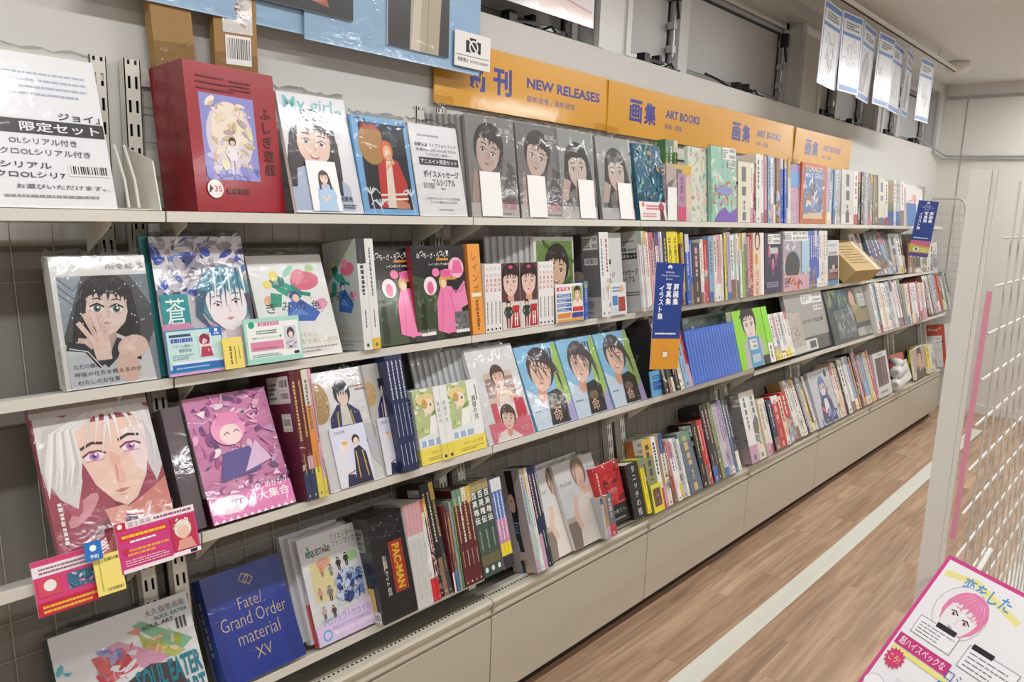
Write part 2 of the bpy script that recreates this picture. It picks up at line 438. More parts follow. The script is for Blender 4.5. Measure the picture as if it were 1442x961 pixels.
# ---------------------------------------------------------------- a book (or box, magazine, sign) with parts
BOOKS = []
TIERS = [(1.568, 1.605, 7.5), (1.217, 1.600, 10.0), (0.896, 1.500, 20.0), (0.878, 1.500, 20.0), (0.483, 1.515, 21.0), (0.413, 1.515, 21.0)]   # shelf top height, front edge, slope
def rest(y, z, lean, d):
    """how far a leaning book must be raised so that its foot stands on the shelf and does not sink into it"""
    best = min(TIERS, key=lambda t: abs(t[0] - z))
    if abs(best[0] - z) > .03: return 0.0
    zf, yf, tl = best; tl = math.tan(math.radians(tl)); bl = math.tan(math.radians(lean)); up_ = 0.0
    for yy in (max(y, yf), y + d * math.cos(math.radians(lean))):
        if yy < yf: continue
        up_ = max(up_, (zf - (yy - yf) * tl) - (z - (yy - y) * bl) + .0012)
    return min(up_, .02)
def book(label, x, y, z, w, h, d, lean=10, yaw=0, roll=0, name='art_book', cat='book', group=None, cover='white', spinecol=None,
         spine='left', arts=(), wrap=False, material=None, pages=True, film=False):
    """w along the shelf, d into the shelf, h up. spine: 'front', 'left' or 'right'. arts: (face, part name, function, label)"""
    z += rest(y, z, lean, d)
    root = thing(name, label, cat, (x, y, z), (-math.radians(lean), math.radians(roll), math.radians(yaw)), group)
    m = material or ('print_wrap' if wrap else 'print_gloss')
    t = min(0.0022, (d if spine != 'front' else w) * 0.16)
    i = 0.003 if (d if spine != 'front' else w) > 0.008 else 0.0012
    cc = col(cover); sc = col(spinecol or cover)
    mb = MB()
    if not pages:
        mb.box(0, w, 0, d, 0, h, cc)
    elif spine == 'front':
        mb.box(0, t, 0.0005, d, 0, h, cc).box(w - t, w, 0.0005, d, 0, h, cc)
        b = min(w * .12, .002)                       # spine with softened edges
        mb.quadbox([(0, b, 0), (b, 0, 0), (w - b, 0, 0), (w, b, 0), (0, b, h), (b, 0, h), (w - b, 0, h), (w, b, h)], sc)
        mb.box(t, w - t, b, t + b, 0, h, sc)
    else:
        mb.box(0, w, 0, t, 0, h, cc).box(0, w, d - t, d, 0, h, cc)
        if spine == 'left': mb.box(0, t, t, d - t, 0, h, sc)
        else: mb.box(w - t, w, t, d - t, 0, h, sc)
    cov = mb.build('cover' if pages else 'panel', m, root)
    if pages:
        pb = MB()
        if spine == 'front': pb.box(t, w - t, t + .002, d - i, i, h - i)
        elif spine == 'left': pb.box(t, w - i, t, d - t, i, h - i)
        else: pb.box(i, w - t, t, d - t, i, h - i)
        pb.build('pages', 'paper_pages', root)
    for spec in arts:
        face, pn, fn = spec[:3]
        A = Art(w, h) if face == 'front' else (Art(d, h) if face == 'left' else Art(w, d))
        fn(A)
        o = A.build(pn, m, cov, face, w, d, h)
        if len(spec) > 3: o['label'] = spec[3]
    if film:
        e = 0.002; R = random.Random(int(x * 1000)); nx = 12
        fb = MB(); fb.smooth = True
        prof = [(-e, 0.004), (-e * 1.6, h * .3), (-e * 1.3, h * .65), (-e * 1.5, h + .004), (d * .3, h + .014), (d + e, h + .004)]
        for k in range(nx + 1):
            xx = -e + (w + 2 * e) * k / nx
            for yy, zz in prof:
                fb.v.append((xx, yy + R.uniform(-.0009, .0003), zz + (R.uniform(-.006, .006) if zz > h else 0)))
        q = len(prof)
        for k in range(nx):
            for j in range(q - 1):
                fb.f.append((k * q + j, (k + 1) * q + j, (k + 1) * q + j + 1, k * q + j + 1)); fb.c.append(None)
        fb.build('plastic_film', 'clear_film', root)
    BOOKS.append(root)
    return root

def child_card(root, pn, x, y, z, w, h, t, fn, material='print_gloss', tilt=0, label=None):
    """a small card fixed to the front of a thing: one more part of it"""
    A = Art(w, h); fn(A)
    mb = MB(); mb.box(0, w, 0, t, 0, h, lin('#efefeb'))
    b = len(mb.v)
    mb.v += [(px * w, -.0003 - k * A.STEP, py * w) for px, py, k in A.v]
    mb.f += [tuple(b + i for i in f) for f in A.f]; mb.c += A.c
    o = mb.build(pn, material, root)
    o.location = (x, y, z); o.rotation_euler = (math.radians(tilt), 0, 0)
    if label: o['label'] = label
    return o

ORD = ['first', 'second', 'third', 'fourth', 'fifth', 'sixth', 'seventh', 'eighth', 'ninth', 'tenth', 'eleventh', 'twelfth', 'thirteenth', 'fourteenth', 'fifteenth', 'sixteenth', 'seventeenth', 'eighteenth', 'nineteenth', 'twentieth']
def spine_marks(c, seed, style=0, accent=None):
    dark = c in ('black', 'charcoal', 'navy', 'blue', 'maroon', 'purple', 'green', 'brown', 'red', 'teal', 'slate', 'magenta')
    def f(A):
        R = random.Random(seed * 7 + 1); r = A.r
        ink = R.choice(['#cfc9bd', '#e6e2d8', '#c8b070', '#d8a8a8'] if dark else ['#8d8d96', '#70707a', '#b0606c', '#5a7aa8', '#4a4a50'])
        A.rect(0, 0, 1, r, c)
        k = R.random()
        if k < .3: A.rect(0, r * R.uniform(.7, .88), 1, r, R.choice(['#d9d2c2', '#2c4f86', '#c9687c', '#d8b04a', '#6a8f7a', '#e8e6e0', '#3a3a44']))
        if k > .6: A.rect(0, 0, 1, r * R.uniform(.1, .34), R.choice(['#f0e8d8', '#e0c23a', '#b94050', '#3c6ea8', '#8a6a58', '#e6e2da', '#c8a0b4']))
        if .2 < k < .5: A.scatter(7, ['#b8a8a0', '#8aa0b8', '#c8b8c0', '#7a7068', '#d8c8a8'], .3, .9, (0, r * .1, 1, r * .45), seed)
        if accent: A.rect(0, 0, 1, r * R.uniform(.12, .24), accent)
        w = R.uniform(.12, .24)
        A.vfine(.5 - w, .5 + w, r * R.uniform(.42, .55), r * .92, ink, seed)
        if k < .7: A.vfine(.42, .58, r * .2, r * .36, ink, seed + 9)
        A.rect(.36, r * .03, .64, r * .03 + .3, ink)
    return f

def room_behind(xa, xb, y, z, h, d, lean):
    """depth a spine-out book can have before it meets the uprights or the grid behind it"""
    L = math.radians(lean)
    hit = any(xb > e + o - .021 and xa < e + o + .021 for e in EDGE for o in (.012, -.05))
    for k in (0.0, .5, 1.0):
        for _ in range(4):
            zz = z + h * k * math.cos(L) - d * math.sin(L)
            lim = (post_y(zz) if hit else min(post_y(zz), 1.735) + .045) - .004
            d = min(d, (lim - y - h * k * math.sin(L)) / math.cos(L))
    return max(d, .05)

def run(anchor, x0, x1, y, z, h, d, cols, lean=8, hv=0.0, group=None, name='slim_book', wrap=False, first=None, roll=0, marks=None, seed=1, same=None, cat='book', accents=None):
    """spine-out books in a row, one object each"""
    R = random.Random(seed); items = []
    for c in cols:
        c = c.split(':'); items.append((c[0], float(c[1]) if len(c) > 1 else 1.0))
    tot = sum(k for _, k in items); xx = x0; out = []
    for i, (c, k) in enumerate(items):
        w = (x1 - x0) * k / tot
        hh = h - (R.uniform(0, hv) if hv else 0)
        cn = c if c in PAL else 'pale'
        dd = room_behind(xx, xx + w, y, z, hh, d, lean)
        lab = (same if len(items) == 1 else f"{same}, {ORD[i]} from left") if same else f"{cn} spine, {ORD[i]} from left in {anchor}"
        if len(lab.split()) > 16: lab = f"{ORD[i]} {same}" if same else f"{cn} spine, {ORD[i]} in {anchor}"
        arts = [('front', 'spine_print', marks(i) if marks else spine_marks(c, seed * 31 + i, accent=(accents[i % len(accents)] if accents else None)))]
        if i == 0 and first: arts.append(('left', 'cover_print', first))
        out.append(book(lab, xx + .0004, y + (R.uniform(-.004, .004) if hv else 0), z, w - .0008, hh, dd, lean, 0, roll, name, cat, group or anchor, c, None, 'front', arts, wrap))
        xx += w
    return out
print_mat('sign_vinyl', 0.3, 1.0, 0.10, 7.0, 0.10)
mat('red_acrylic', '#b8321e', 0.12, coat=0.8)
mat('wrap_white', '#e4e4e2', 0.3, coat=0.6, bump=0.4, bscale=40)
mat('pink_strap', '#e29ab0', 0.5)

# ---------------------------------------------------------------- the room
BACK = 1.80
FARX = 7.46
EDGE = [-0.18 + 0.9 * i for i in range(9)]          # unit boundaries along the wall: -0.18 .. 7.02
def post_y(z):                                       # uprights stand straight at the top, lean out below
    return 1.765 if z > 1.5 else 1.765 - (1.5 - z) * 0.17

floor = struct('floor', MB().box(-3.0, 9.0, -4.2, BACK + .1, -.06, -.002), 'vinyl_plank', 'wood-look vinyl plank floor')
pm = MB().box(0, .9195, 0, .1095, -.002, 0).mesh('plank', 'vinyl_plank')
PR = random.Random(5)
def planks(y0, y1, xa, xb):
    row = 0; y = y0
    while y < y1:
        x = xa - PR.uniform(0, .92)
        while x < xb:
            o = bpy.data.objects.new('plank', pm); C.objects.link(o); o.parent = floor; o.location = (x, y, 0); x += .92
        y += .11; row += 1
planks(-.02, 1.58, 1.5, 7.3)
fb = MB().box(-3.0, 9.0, -4.2, -.02, -.002, 0).box(-3.0, .6, -.02, 1.6, -.002, -.0004)
o = fb.build('plank_field', 'vinyl_plank', floor); o['kind'] = 'stuff'
tape = MB()
for i in range(24):
    xa = 1.2 + i * .235; wob = lambda x: 1.088 + .006 * math.sin(x * 1.3) ; wt = .082
    tape.quadbox([(xa, wob(xa), 0), (xa + .235, wob(xa + .235), 0), (xa + .235, wob(xa + .235) + wt, 0), (xa, wob(xa) + wt, 0),
                  (xa, wob(xa), .0012), (xa + .235, wob(xa + .235), .0012), (xa + .235, wob(xa + .235) + wt, .0012), (xa, wob(xa) + wt, .0012)])
tag(tape.build('floor_tape', 'tape_white'), 'white tape line running along the floor parallel to the drawers', 'tape')

LEDGE = 2.205
struct('wall_back', MB().box(-3.0, FARX + .05, BACK, BACK + .1, 0, LEDGE), 'wall_paint', 'pale plaster wall behind the shelves')
struct('wall_far', MB().box(FARX, FARX + .1, -4.2, BACK + .6, 0, CEIL), 'far_wall_paint', 'white wall at the far end')
struct('wall_left', MB().box(-3.1, -3.0, -4.2, BACK + .6, 0, CEIL), 'wall_paint')
struct('wall_behind', MB().box(-3.0, 9.0, -4.3, -4.2, 0, CEIL), 'wall_paint')
struct('ceiling', MB().box(-3.1, 9.0, -4.3, BACK + .6, CEIL, CEIL + .08), 'ceiling_paint', 'pale grey ceiling')
struct('baseboard_far', MB().box(FARX - .012, FARX, -4.2, 1.45, 0, .07), 'far_wall_paint')
struct('trim_1', MB().box(FARX - .006, FARX, 1.628, 1.634, .9, 2.62).box(FARX - .012, FARX, -1, 1.8, 2.62, 2.645), 'steel_grey', 'thin grey joint line on the far wall')

# band of metal windows above the ledge
WB = BACK + .02
struct('wall_lintel', MB().box(-3.0, FARX, BACK, BACK + .5, 2.665, CEIL), 'window_grey', 'grey beam above the windows')
struct('wall_recess', MB().box(-3.0, FARX, BACK + .34, BACK + .5, LEDGE - .05, CEIL), 'panel_grey')
struct('trim_2', MB().box(-3.0, FARX, BACK + .1, BACK + .34, LEDGE - .06, LEDGE), 'wall_paint', 'window sill ledge')
def mullion(n, x0, x1):
    mb = MB().box(x0, x1, BACK + .005, BACK + .34, LEDGE, 2.67)
    mb.box(x0 - .012, x0 + .02, BACK - .004, BACK + .02, LEDGE, 2.67).box(x1 - .02, x1 + .012, BACK - .004, BACK + .02, LEDGE, 2.67)
    struct('trim_%d' % n, mb, 'window_grey', 'grey metal window mullion')
MU = [(2.47, 2.66), (4.40, 4.66), (5.75, 5.86), (7.3, 7.46), (-0.9, -0.7), (.9, 1.0)]
for i, (a, b) in enumerate(MU): mullion(3 + i, a, b)
def window_unit(n, x0, x1, mid):
    """metal frame with grey panes, stay arms and handles"""
    root = bpy.data.objects.new('window_%d' % n, None); C.objects.link(root); root.location = (x0, BACK + .10, LEDGE); root['kind'] = 'structure'
    root['label'] = 'grey metal hopper window with panes and stay arms'
    w = x1 - x0; H = 2.665 - LEDGE
    fr = MB()
    for a, b, c_, d_ in ((0, .035, 0, H), (w - .035, w, 0, H), (0, w, 0, .035), (0, w, H - .035, H)):
        fr.box(a, b, 0, .05, c_, d_)
    ms = [m - x0 for m in mid]
    for m in ms: fr.box(m - .04, m + .04, -.02, .06, 0, H)
    fr.build('window_frame', 'window_grey', root)
    ed = [0] + ms + [w]
    for k in range(len(ed) - 1):
        a, b = ed[k] + .05, ed[k + 1] - .05
        p = MB().box(a, b, .03, .045, .05, H - .05).build('pane', 'panel_grey', root)
        gk = MB()
        for xa, xb, za, zb in ((a + .01, a + .018, .055, H - .06), (b - .018, b - .01, .055, H - .06), (a + .01, b - .01, .055, .062), (a + .01, b - .01, H - .068, H - .06)): gk.box(xa, xb, .024, .031, za, zb)
        gk.build('gasket', 'black_plastic', p)
        s = MB()
        for xa, xb, za, zb in ((a - .012, a + .01, .04, H - .04), (b - .01, b + .012, .04, H - .04), (a, b, .03, .055), (a, b, H - .06, H - .04)):
            s.box(xa, xb, .01, .05, za, zb)
        sash = s.build('sash', 'steel_grey', root)
        st = MB()
        cx = (a + b) / 2
        st.quadbox([(cx - .09, -.05, .012), (cx + .1, -.02, .012), (cx + .1, .0, .012), (cx - .09, -.03, .012), (cx - .09, -.05, .03), (cx + .1, -.02, .022), (cx + .1, .0, .022), (cx - .09, -.03, .03)])
        st.quadbox([(cx - .06, -.02, .03), (cx + .06, -.06, .022), (cx + .06, -.045, .022), (cx - .06, -.005, .03), (cx - .06, -.02, .045), (cx + .06, -.06, .034), (cx + .06, -.045, .034), (cx - .06, -.005, .045)])
        st.box(cx - .1, cx - .06, -.06, -.02, .01, .05).box(cx + .03, cx + .05, -.05, -.01, .02, .06)
        st.quadbox([(cx - .16, -.04, .006), (cx + .15, -.085, .006), (cx + .15, -.07, .006), (cx - .16, -.022, .006), (cx - .16, -.04, .014), (cx + .15, -.085, .012), (cx + .15, -.07, .012), (cx - .16, -.022, .014)])
        st.tube([(cx + .1, -.02, .02), (cx + .16, -.03, .045), (cx + .2, -.03, .02)], .005, 6)
        st.build('stay_arm', 'black_plastic', sash)
        hd = MB().tube([(b - .03, -.012, .08), (b - .03, -.012, H - .1)], .006, 8)
        for zz in (.1, .2, .32): hd.box(b - .045, b - .015, -.02, .012, zz, zz + .03)
        hd.build('lock_rod', 'steel_grey', sash)
        kb = MB().box(b - .05, b - .018, -.035, .0, H - .14, H - .07).tube([(b - .034, -.02, H - .12), (b - .034, -.035, H - .22)], .007, 8)
        kb.build('handle', 'black_plastic', sash)
window_unit(1, 1.0, 2.46, [1.75])
window_unit(2, 2.67, 4.39, [3.22])
window_unit(3, 4.67, 5.74, [5.2])
window_unit(4, 5.87, 7.29, [6.5])
cb = MB().tube([(3.42, BACK + .07, LEDGE + .05), (3.5, BACK + .05, LEDGE + .035), (3.62, BACK + .04, LEDGE + .012), (3.72, BACK + .05, LEDGE + .008)], .006, 8)
tag(cb.build('window_cable', 'black_plastic'), 'black cable lying on the window ledge', 'cable')
cb = MB().tube([(6.95, BACK + .06, LEDGE + .07), (7.1, BACK + .03, LEDGE + .03), (7.25, BACK - .02, LEDGE - .01), (7.42, 1.74, LEDGE - .05), (7.44, 1.5, LEDGE - .055), (7.44, .9, LEDGE - .06)], .007, 8)
cb.tube([(7.2, BACK - .01, LEDGE - .03), (7.4, 1.76, LEDGE - .075), (7.445, 1.5, LEDGE - .08), (7.445, .9, LEDGE - .085)], .007, 8)
tag(cb.build('wall_cable', 'steel_grey'), 'pair of grey cables running from the ledge onto the far wall', 'cable')

# ceiling lamps (the light of the shop), rail and detector
for i, (lx, ly) in enumerate(LAMPS):
    t = thing('ceiling_lamp', f'long white ceiling lamp fixture, {ORD[i]} counted from the near wall row', 'lamp', (lx, ly, CEIL), group='ceiling lamps')
    MB().box(-.62, .62, -.075, .075, -.03, 0).box(-.62, -.6, -.075, .075, -.055, -.03).box(.6, .62, -.075, .075, -.055, -.03).build('housing', 'white_rim', t)
    hs = t.children[0]
    ld = bpy.data.lights.new('lamp_tube', 'AREA'); ld.shape = 'RECTANGLE'; ld.size = 1.18; ld.size_y = .1; ld.energy = LAMP_W
    ld.color = (0.975, 0.99, 1.0)
    lo = bpy.data.objects.new('lamp_tube', ld); C.objects.link(lo); lo.parent = hs; lo.location = (0, 0, -.04)
rail = thing('ceiling_rail', 'white ceiling rail with hooks carrying hanging sign cards', 'rail', (3.0, 1.5, CEIL - .075))
MB().box(0, 3.36, -.012, .012, 0, .022).build('track', 'white_rim', rail)
MB().box(0, 3.36, -.003, .003, -.004, .001).build('slot', 'dark_hole', rail)
for i in range(3): MB().tube([(.4 + 1.25 * i, 0, .02), (.4 + 1.25 * i, 0, .075)], .006, 8).build('hanger', 'white_rim', rail)
dt = MB(); dt.smooth = True
dt.lathe([(.02, -.085), (.06, -.075), (.078, -.05), (.08, -.02), (.07, 0)], 24)
o = dt.build('smoke_detector', 'white_rim'); o.location = (6.42, 1.5, CEIL); tag(o, 'round white detector on the ceiling at the rail end', 'detector')

def sign_card(i):
    R = random.Random(40 + i)
    def f(A):
        r = A.r
        A.rect(0, 0, 1, r, '#d3d6d9'); A.rect(.05, .03, .95, r - .03, '#2f6fb6'); A.rect(.08, .12, .92, r - .12, '#cfd0d2')
        A.rect(.08, r * .71, .92, r * .755, '#2f6fb6')
        A.fine(.2, r * .79, .82, r * .89, 3, '#5c6168', 7 + i, .6)
        if i in (2, 5):
            A.poly([(.12, .16), (.5, .16), (.7, r * .45), (.5, r * .68), (.2, r * .5)], '#8b8d93'); A.poly([(.2, r * .3), (.5, r * .62), (.4, r * .2)], '#b9a69c')
        for k in range(12):
            x = R.uniform(.2, .7); y = r * R.uniform(.2, .62); q = R.uniform(.06, .16); a0 = R.uniform(0, 6)
            pts = [(x + q * math.cos(a0 + j * .5), y + q * 1.3 * math.sin(a0 + j * .5)) for j in range(R.choice((5, 7, 9)))]
            A.line(pts, .013, '#8a8b90')
    return f
CW = [(3.84, .27), (4.115, .265), (4.39, .26), (4.665, .26), (4.94, .26), (5.215, .26), (5.51, .255)]
for i, (cx, cw) in enumerate(CW):
    b = book(f'{ORD[i]} hanging signature card in clear sleeve from the left, blue bordered', cx, 1.5, CEIL - .095 - .40, cw, .385, .003, [0, 1, -1, 0, 1, 0, 0][i], [2, -3, 4, -2, 3, 8, -3][i], [1, -1, 1, 0, 1, -1, 0][i], 'hanging_card', 'card',
             'signature cards hanging from the ceiling rail', pages=False, arts=[('front', 'card_print', sign_card(i))], material='print_gloss', cover='#d3d6d9')
    MB().tube([(cw * .2, .001, .383), (cw * .2, .001, .41)], .0012, 5).build('hook', 'steel_grey', b)
    MB().tube([(cw * .8, .001, .383), (cw * .8, .001, .41)], .0012, 5).build('hook', 'steel_grey', b)

# ---------------------------------------------------------------- shelving
R1Y, R1Z = 1.605, 1.568
R2Y, R2Z = 1.600, 1.217
R3Y, R3Z = 1.500, 0.896
R4Y = 1.515
SL = math.radians(8)
TIER = ['top', 'second', 'third', 'bottom']
UNITN = ['nearest', 'second', 'third', 'fourth', 'fifth', 'sixth', 'seventh', 'farthest']
def shelf(tier, u, x0, x1, yf, zf, tilt):
    yb = post_y(zf - .12) - .004; dep = yb - yf
    t = thing('shelf_board', f'cream metal {TIER[tier]} tier shelf board of the {UNITN[u]} shelving unit', 'shelf', (x0, yf, zf), (0, 0, 0), 'metal shelf boards')
    dz = dep * math.tan(tilt)
    w = x1 - x0 - .004
    MB().quadbox([(0, .0, -.012), (w, .0, -.012), (w, dep, -.012 - dz), (0, dep, -.012 - dz), (0, .0, 0), (w, .0, 0), (w, dep, -dz), (0, dep, -dz)]).build('board', 'shelf_paint', t)
    MB().box(0, w, -.003, .0015, -.022, .0).build('front_lip', 'shelf_paint', t)
    for xx in ((.05, w - .10) if tier < 3 else ()):
        MB().quadbox([(xx, .02, -.03), (xx + .003, .02, -.03), (xx + .003, dep, -.075 - dz), (xx, dep, -.075 - dz), (xx, .02, -.012), (xx + .003, .02, -.012), (xx + .003, dep, -.012 - dz), (xx, dep, -.012 - dz)]).build('bracket', 'shelf_paint', t)
for u in range(8):
    a, b = EDGE[u], EDGE[u + 1]
    shelf(0, u, a, b, R1Y, R1Z, math.radians(7.5))
    shelf(1, u, a, b, R2Y, R2Z, math.radians(10))
    shelf(2, u, a, b, R3Y, R3Z - (.0 if u < 4 else .018), math.radians(20))
    shelf(3, u, a, b, R4Y, .483 if u < 2 else .413, math.radians(21))

def upright(x, dy, label, wd=.034):
    t = thing('slotted_upright', label, 'upright', (x, 0, 0), group='slotted shelf uprights')
    segs = [(.40, 1.5), (1.5, 1.885)]
    fr = MB(); inn = MB()
    pitch = .05; sw = .006; sh = .026
    for za, zb in segs:
        def Y(z): return post_y(z) + dy
        n = int((zb - za) / pitch); zz = za
        cols_ = [(-wd / 2, -.0105), (-.0045, .0045), (.0105, wd / 2)]
        for xa, xb in cols_:
            fr.quadbox([(xa, Y(za + 1e-5), za), (xb, Y(za + 1e-5), za), (xb, Y(za + 1e-5) + .002, za), (xa, Y(za + 1e-5) + .002, za), (xa, Y(zb), zb), (xb, Y(zb), zb), (xb, Y(zb) + .002, zb), (xa, Y(zb) + .002, zb)])
        for k in range(n + 1):
            z0 = za + k * pitch; z1 = min(z0 + pitch - sh, zb)
            for xa, xb in ((-.0105, -.0045), (.0045, .0105)):
                fr.quadbox([(xa, Y(z0), z0), (xb, Y(z0), z0), (xb, Y(z0) + .002, z0), (xa, Y(z0) + .002, z0), (xa, Y(z1), z1), (xb, Y(z1), z1), (xb, Y(z1) + .002, z1), (xa, Y(z1) + .002, z1)])
        for xa, xb in ((-wd / 2, -wd / 2 + .002), (wd / 2 - .002, wd / 2)):
            fr.quadbox([(xa, Y(za + 1e-5), za), (xb, Y(za + 1e-5), za), (xb, Y(za + 1e-5) + .026, za), (xa, Y(za + 1e-5) + .026, za), (xa, Y(zb), zb), (xb, Y(zb), zb), (xb, Y(zb) + .026, zb), (xa, Y(zb) + .026, zb)])
        inn.quadbox([(-wd / 2 + .002, Y(za + 1e-5) + .014, za), (wd / 2 - .002, Y(za + 1e-5) + .014, za), (wd / 2 - .002, Y(za + 1e-5) + .016, za), (-wd / 2 + .002, Y(za + 1e-5) + .016, za), (-wd / 2 + .002, Y(zb) + .014, zb), (wd / 2 - .002, Y(zb) + .014, zb), (wd / 2 - .002, Y(zb) + .016, zb), (-wd / 2 + .002, Y(zb) + .016, zb)])
    fr.build('channel', 'shelf_paint', t)
    inn.build('channel_inside', 'dark_hole', t)
for i, x in enumerate(EDGE):
    if i == 0: continue
    nm = ['', 'nearest', 'second nearest', 'third nearest', 'fourth nearest', 'fifth nearest', 'sixth nearest', 'seventh nearest', 'farthest'][i]
    upright(x + .012, 0, f'cream slotted metal upright at the {nm} shelf joint, front one of the pair')
    upright(x - .05, .02, f'cream slotted metal upright at the {nm} shelf joint, rear one of the pair')
for u in range(8):                                    # wire grids and rails behind the shelves
    a, b = EDGE[u] + .04, EDGE[u + 1] - .08
    t = thing('wire_grid', f'cream wire grid panel at the back of the {UNITN[u]} shelving unit', 'grid panel', (a, 0, 0), group='wire grid back panels')
    g = MB(); w = b - a
    n = int(w / .075)
    def gy(z, e): return min(post_y(z) + e, 1.735 + e)
    for k in range(n + 1):
        xx = w * k / n
        g.tube([(xx, gy(1.83, .05), 1.83), (xx, gy(1.51, .05), 1.5), (xx, gy(.44, .05), .44)], .0014, 4)
    z = .44
    while z < 1.84:
        g.tube([(0, gy(z, .047), z), (w, gy(z, .047), z)], .0014, 4); z += .075
    g.build('wires', 'wire_shaded', t)
    bk = MB().quadbox([(-.035, gy(.4, .058), .4), (w + .075, gy(.4, .058), .4), (w + .075, gy(.4, .061), .4), (-.035, gy(.4, .061), .4),
                       (-.035, gy(1.49, .058), 1.49), (w + .075, gy(1.49, .058), 1.49), (w + .075, gy(1.49, .061), 1.49), (-.035, gy(1.49, .061), 1.49)])
    bk.build('back_sheet', 'back_sheet_grey', t)
    rl = thing('back_rail', f'cream sheet metal rails behind the top shelf of the {UNITN[u]} unit', 'rail', (EDGE[u] + .03, 1.789, 0), group='top shelf back rails')
    w2 = .84
    MB().box(0, w2, 0, .004, 1.57, 1.70).build('lower_plate', 'shelf_paint', rl)
    MB().box(0, w2, 0, .004, 1.835, 1.875).build('upper_plate', 'shelf_paint', rl)

# base cabinets with drawer fronts
FR = [(EDGE[i], EDGE[i + 1]) for i in range(8)]
for u, (a, b) in enumerate(FR):
    t = thing('base_cabinet', f'beige base cabinet with plain drawer front under the {UNITN[u]} shelving unit', 'cabinet', (a, 1.48, 0), group='base drawer cabinets')
    w = b - a
    MB().box(.002, w - .002, .02, .30, .065, .275).build('body', 'cabinet_paint', t)
    x0, x1 = .0025, w - .0025
    if u == 5: x1 = w + .0
    if u == 6: x0 = .0
    MB().box(x0, x1, 0, .019, .065, .345).build('drawer_front', 'cabinet_paint', t)
    rr = MB()
    prof = [(.004, .352), (.0, .36), (.006, .378), (-.002, .386), (-.004, .398), (.004, .405), (.03, .408), (.03, .352)]
    for k in range(len(prof)):
        p, q = prof[k], prof[(k + 1) % len(prof)]
        rr.face([(.0015, p[0], p[1]), (w - .0015, p[0], p[1]), (w - .0015, q[0], q[1]), (.0015, q[0], q[1])])
    rr.face([(.0015, p[0], p[1]) for p in prof]); rr.face([(w - .0015, p[0], p[1]) for p in prof[::-1]])
    rail_ = rr.build('drawer_rail', 'cabinet_paint', t)
    dk = MB().quadbox([(.001, .03, .376), (w - .001, .03, .376), (w - .001, .30, .278), (.001, .30, .278), (.001, .03, .386), (w - .001, .03, .386), (w - .001, .30, .288), (.001, .30, .288)]).build('deck', 'deck_paint', t)
    if u < 2: dk.location.z = .019
    hl = MB(); k = 0; xx = .012
    while xx < w - .012:
        hl.box(xx, xx + .006, .022, .027, .4072, .4082); xx += .0145
    h_ = hl.build('hole_row', 'dark_hole', rail_); h_['kind'] = 'stuff'
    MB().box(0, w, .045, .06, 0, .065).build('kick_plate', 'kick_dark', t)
    MB().box(.0004, .005, -.0055, .001, .366, .40).build('joint_clip', 'deck_paint', rail_)

# yellow signs along the wall
def yellow_sign(kj, en, zh):
    def f(A):
        r = A.r
        A.rect(0, 0, 1, r, '#e2a119')
        for dx, dy in ((0, 0), (.004, 0), (.002, .006), (.002, -.006)):
            A.text(kj[0], .165 + dx, r * (.29 + dy), .262 + dx, r * (.73 + dy), '#2b3094', .02); A.text(kj[1], .285 + dx, r * (.29 + dy), .382 + dx, r * (.73 + dy), '#2b3094', .02)
        A.text(en, .47, r * .5, .94 if len(en) > 10 else .80, r * .68, '#2b3094', .035)
        A.text(zh, .47, r * .27, .77 if len(zh) > 9 else .63, r * .38, '#2b3094', .0)
    return f
SG = [('新刊', 'NEW RELEASES', '最新发售 / 最新發售'), ('画集', 'ART BOOKS', '画集 / 畫集'), ('画集', 'ART BOOKS', '画集 / 畫集'), ('画集', 'ART BOOKS', '画集 / 畫集')]
SN = ['yellow sign reading NEW RELEASES on the wall above the top shelf', 'yellow sign reading ART BOOKS directly right of the NEW RELEASES sign', 'middle one of the three yellow ART BOOKS signs', 'yellow sign reading ART BOOKS, farthest from the NEW RELEASES sign']
for i in range(4):
    s = book(SN[i], 1.62 + .9 * i + (.0 if i != 1 else -.004), 1.782 - (.003 if i % 2 else 0), 1.904 - (.004 if i % 2 else 0), .9, .194, .004, [1.5, .5, 1.0, -1][i], 0, 0, 'hanging_sign', 'sign', 'yellow wall signs', '#e2a119', pages=False,
             arts=[('front', 'sign_print', yellow_sign(*SG[i]))], material='sign_vinyl')
    for xx in (.0, .82):
        MB().box(xx, xx + .075, -.004, .0, -.004, .022).box(xx + .02, xx + .045, -.008, .004, -.05, -.003).build('sign_clip', 'clear_film', s)

# ---------------------------------------------------------------- artwork of single covers
def busy(cols, bg, n=60, a=.04, b=.2, seed=1, boxes=(), extra=None):
    def f(A):
        A.rect(0, 0, 1, A.r, bg); A.scatter(int(n * 1.8), cols, a * .6, b * .7, None, seed)
        for (x0, y0, x1, y1, c) in boxes: A.rect(x0, y0 * A.r, x1, y1 * A.r, c)
        if extra: extra(A)
    return f
def stickers(A, x0=.45, seed=1, y=.8):
    r = A.r
    A.rect(x0, r * y, .96, r * (y + .16), '#f0f0ee'); A.barcode(x0 + .26, r * (y + .09), .95, r * (y + .155), seed); A.barcode(x0 + .26, r * (y + .01), .95, r * (y + .075), seed + 1)
    A.fine(x0 + .02, r * (y + .02), x0 + .22, r * (y + .14), 4, '#8a8a8a', seed)
def back_cover(bg, seed=1, st=True, n=0, cols=()):
    def f(A):
        A.rect(0, 0, 1, A.r, bg)
        if n: A.scatter(n, list(cols), .05, .2, (0, 0, 1, A.r * .75), seed)
        if st: stickers(A, .45, seed, .8); A.barcode(.62, A.r * .66, .95, A.r * .72, seed + 5)
    return f

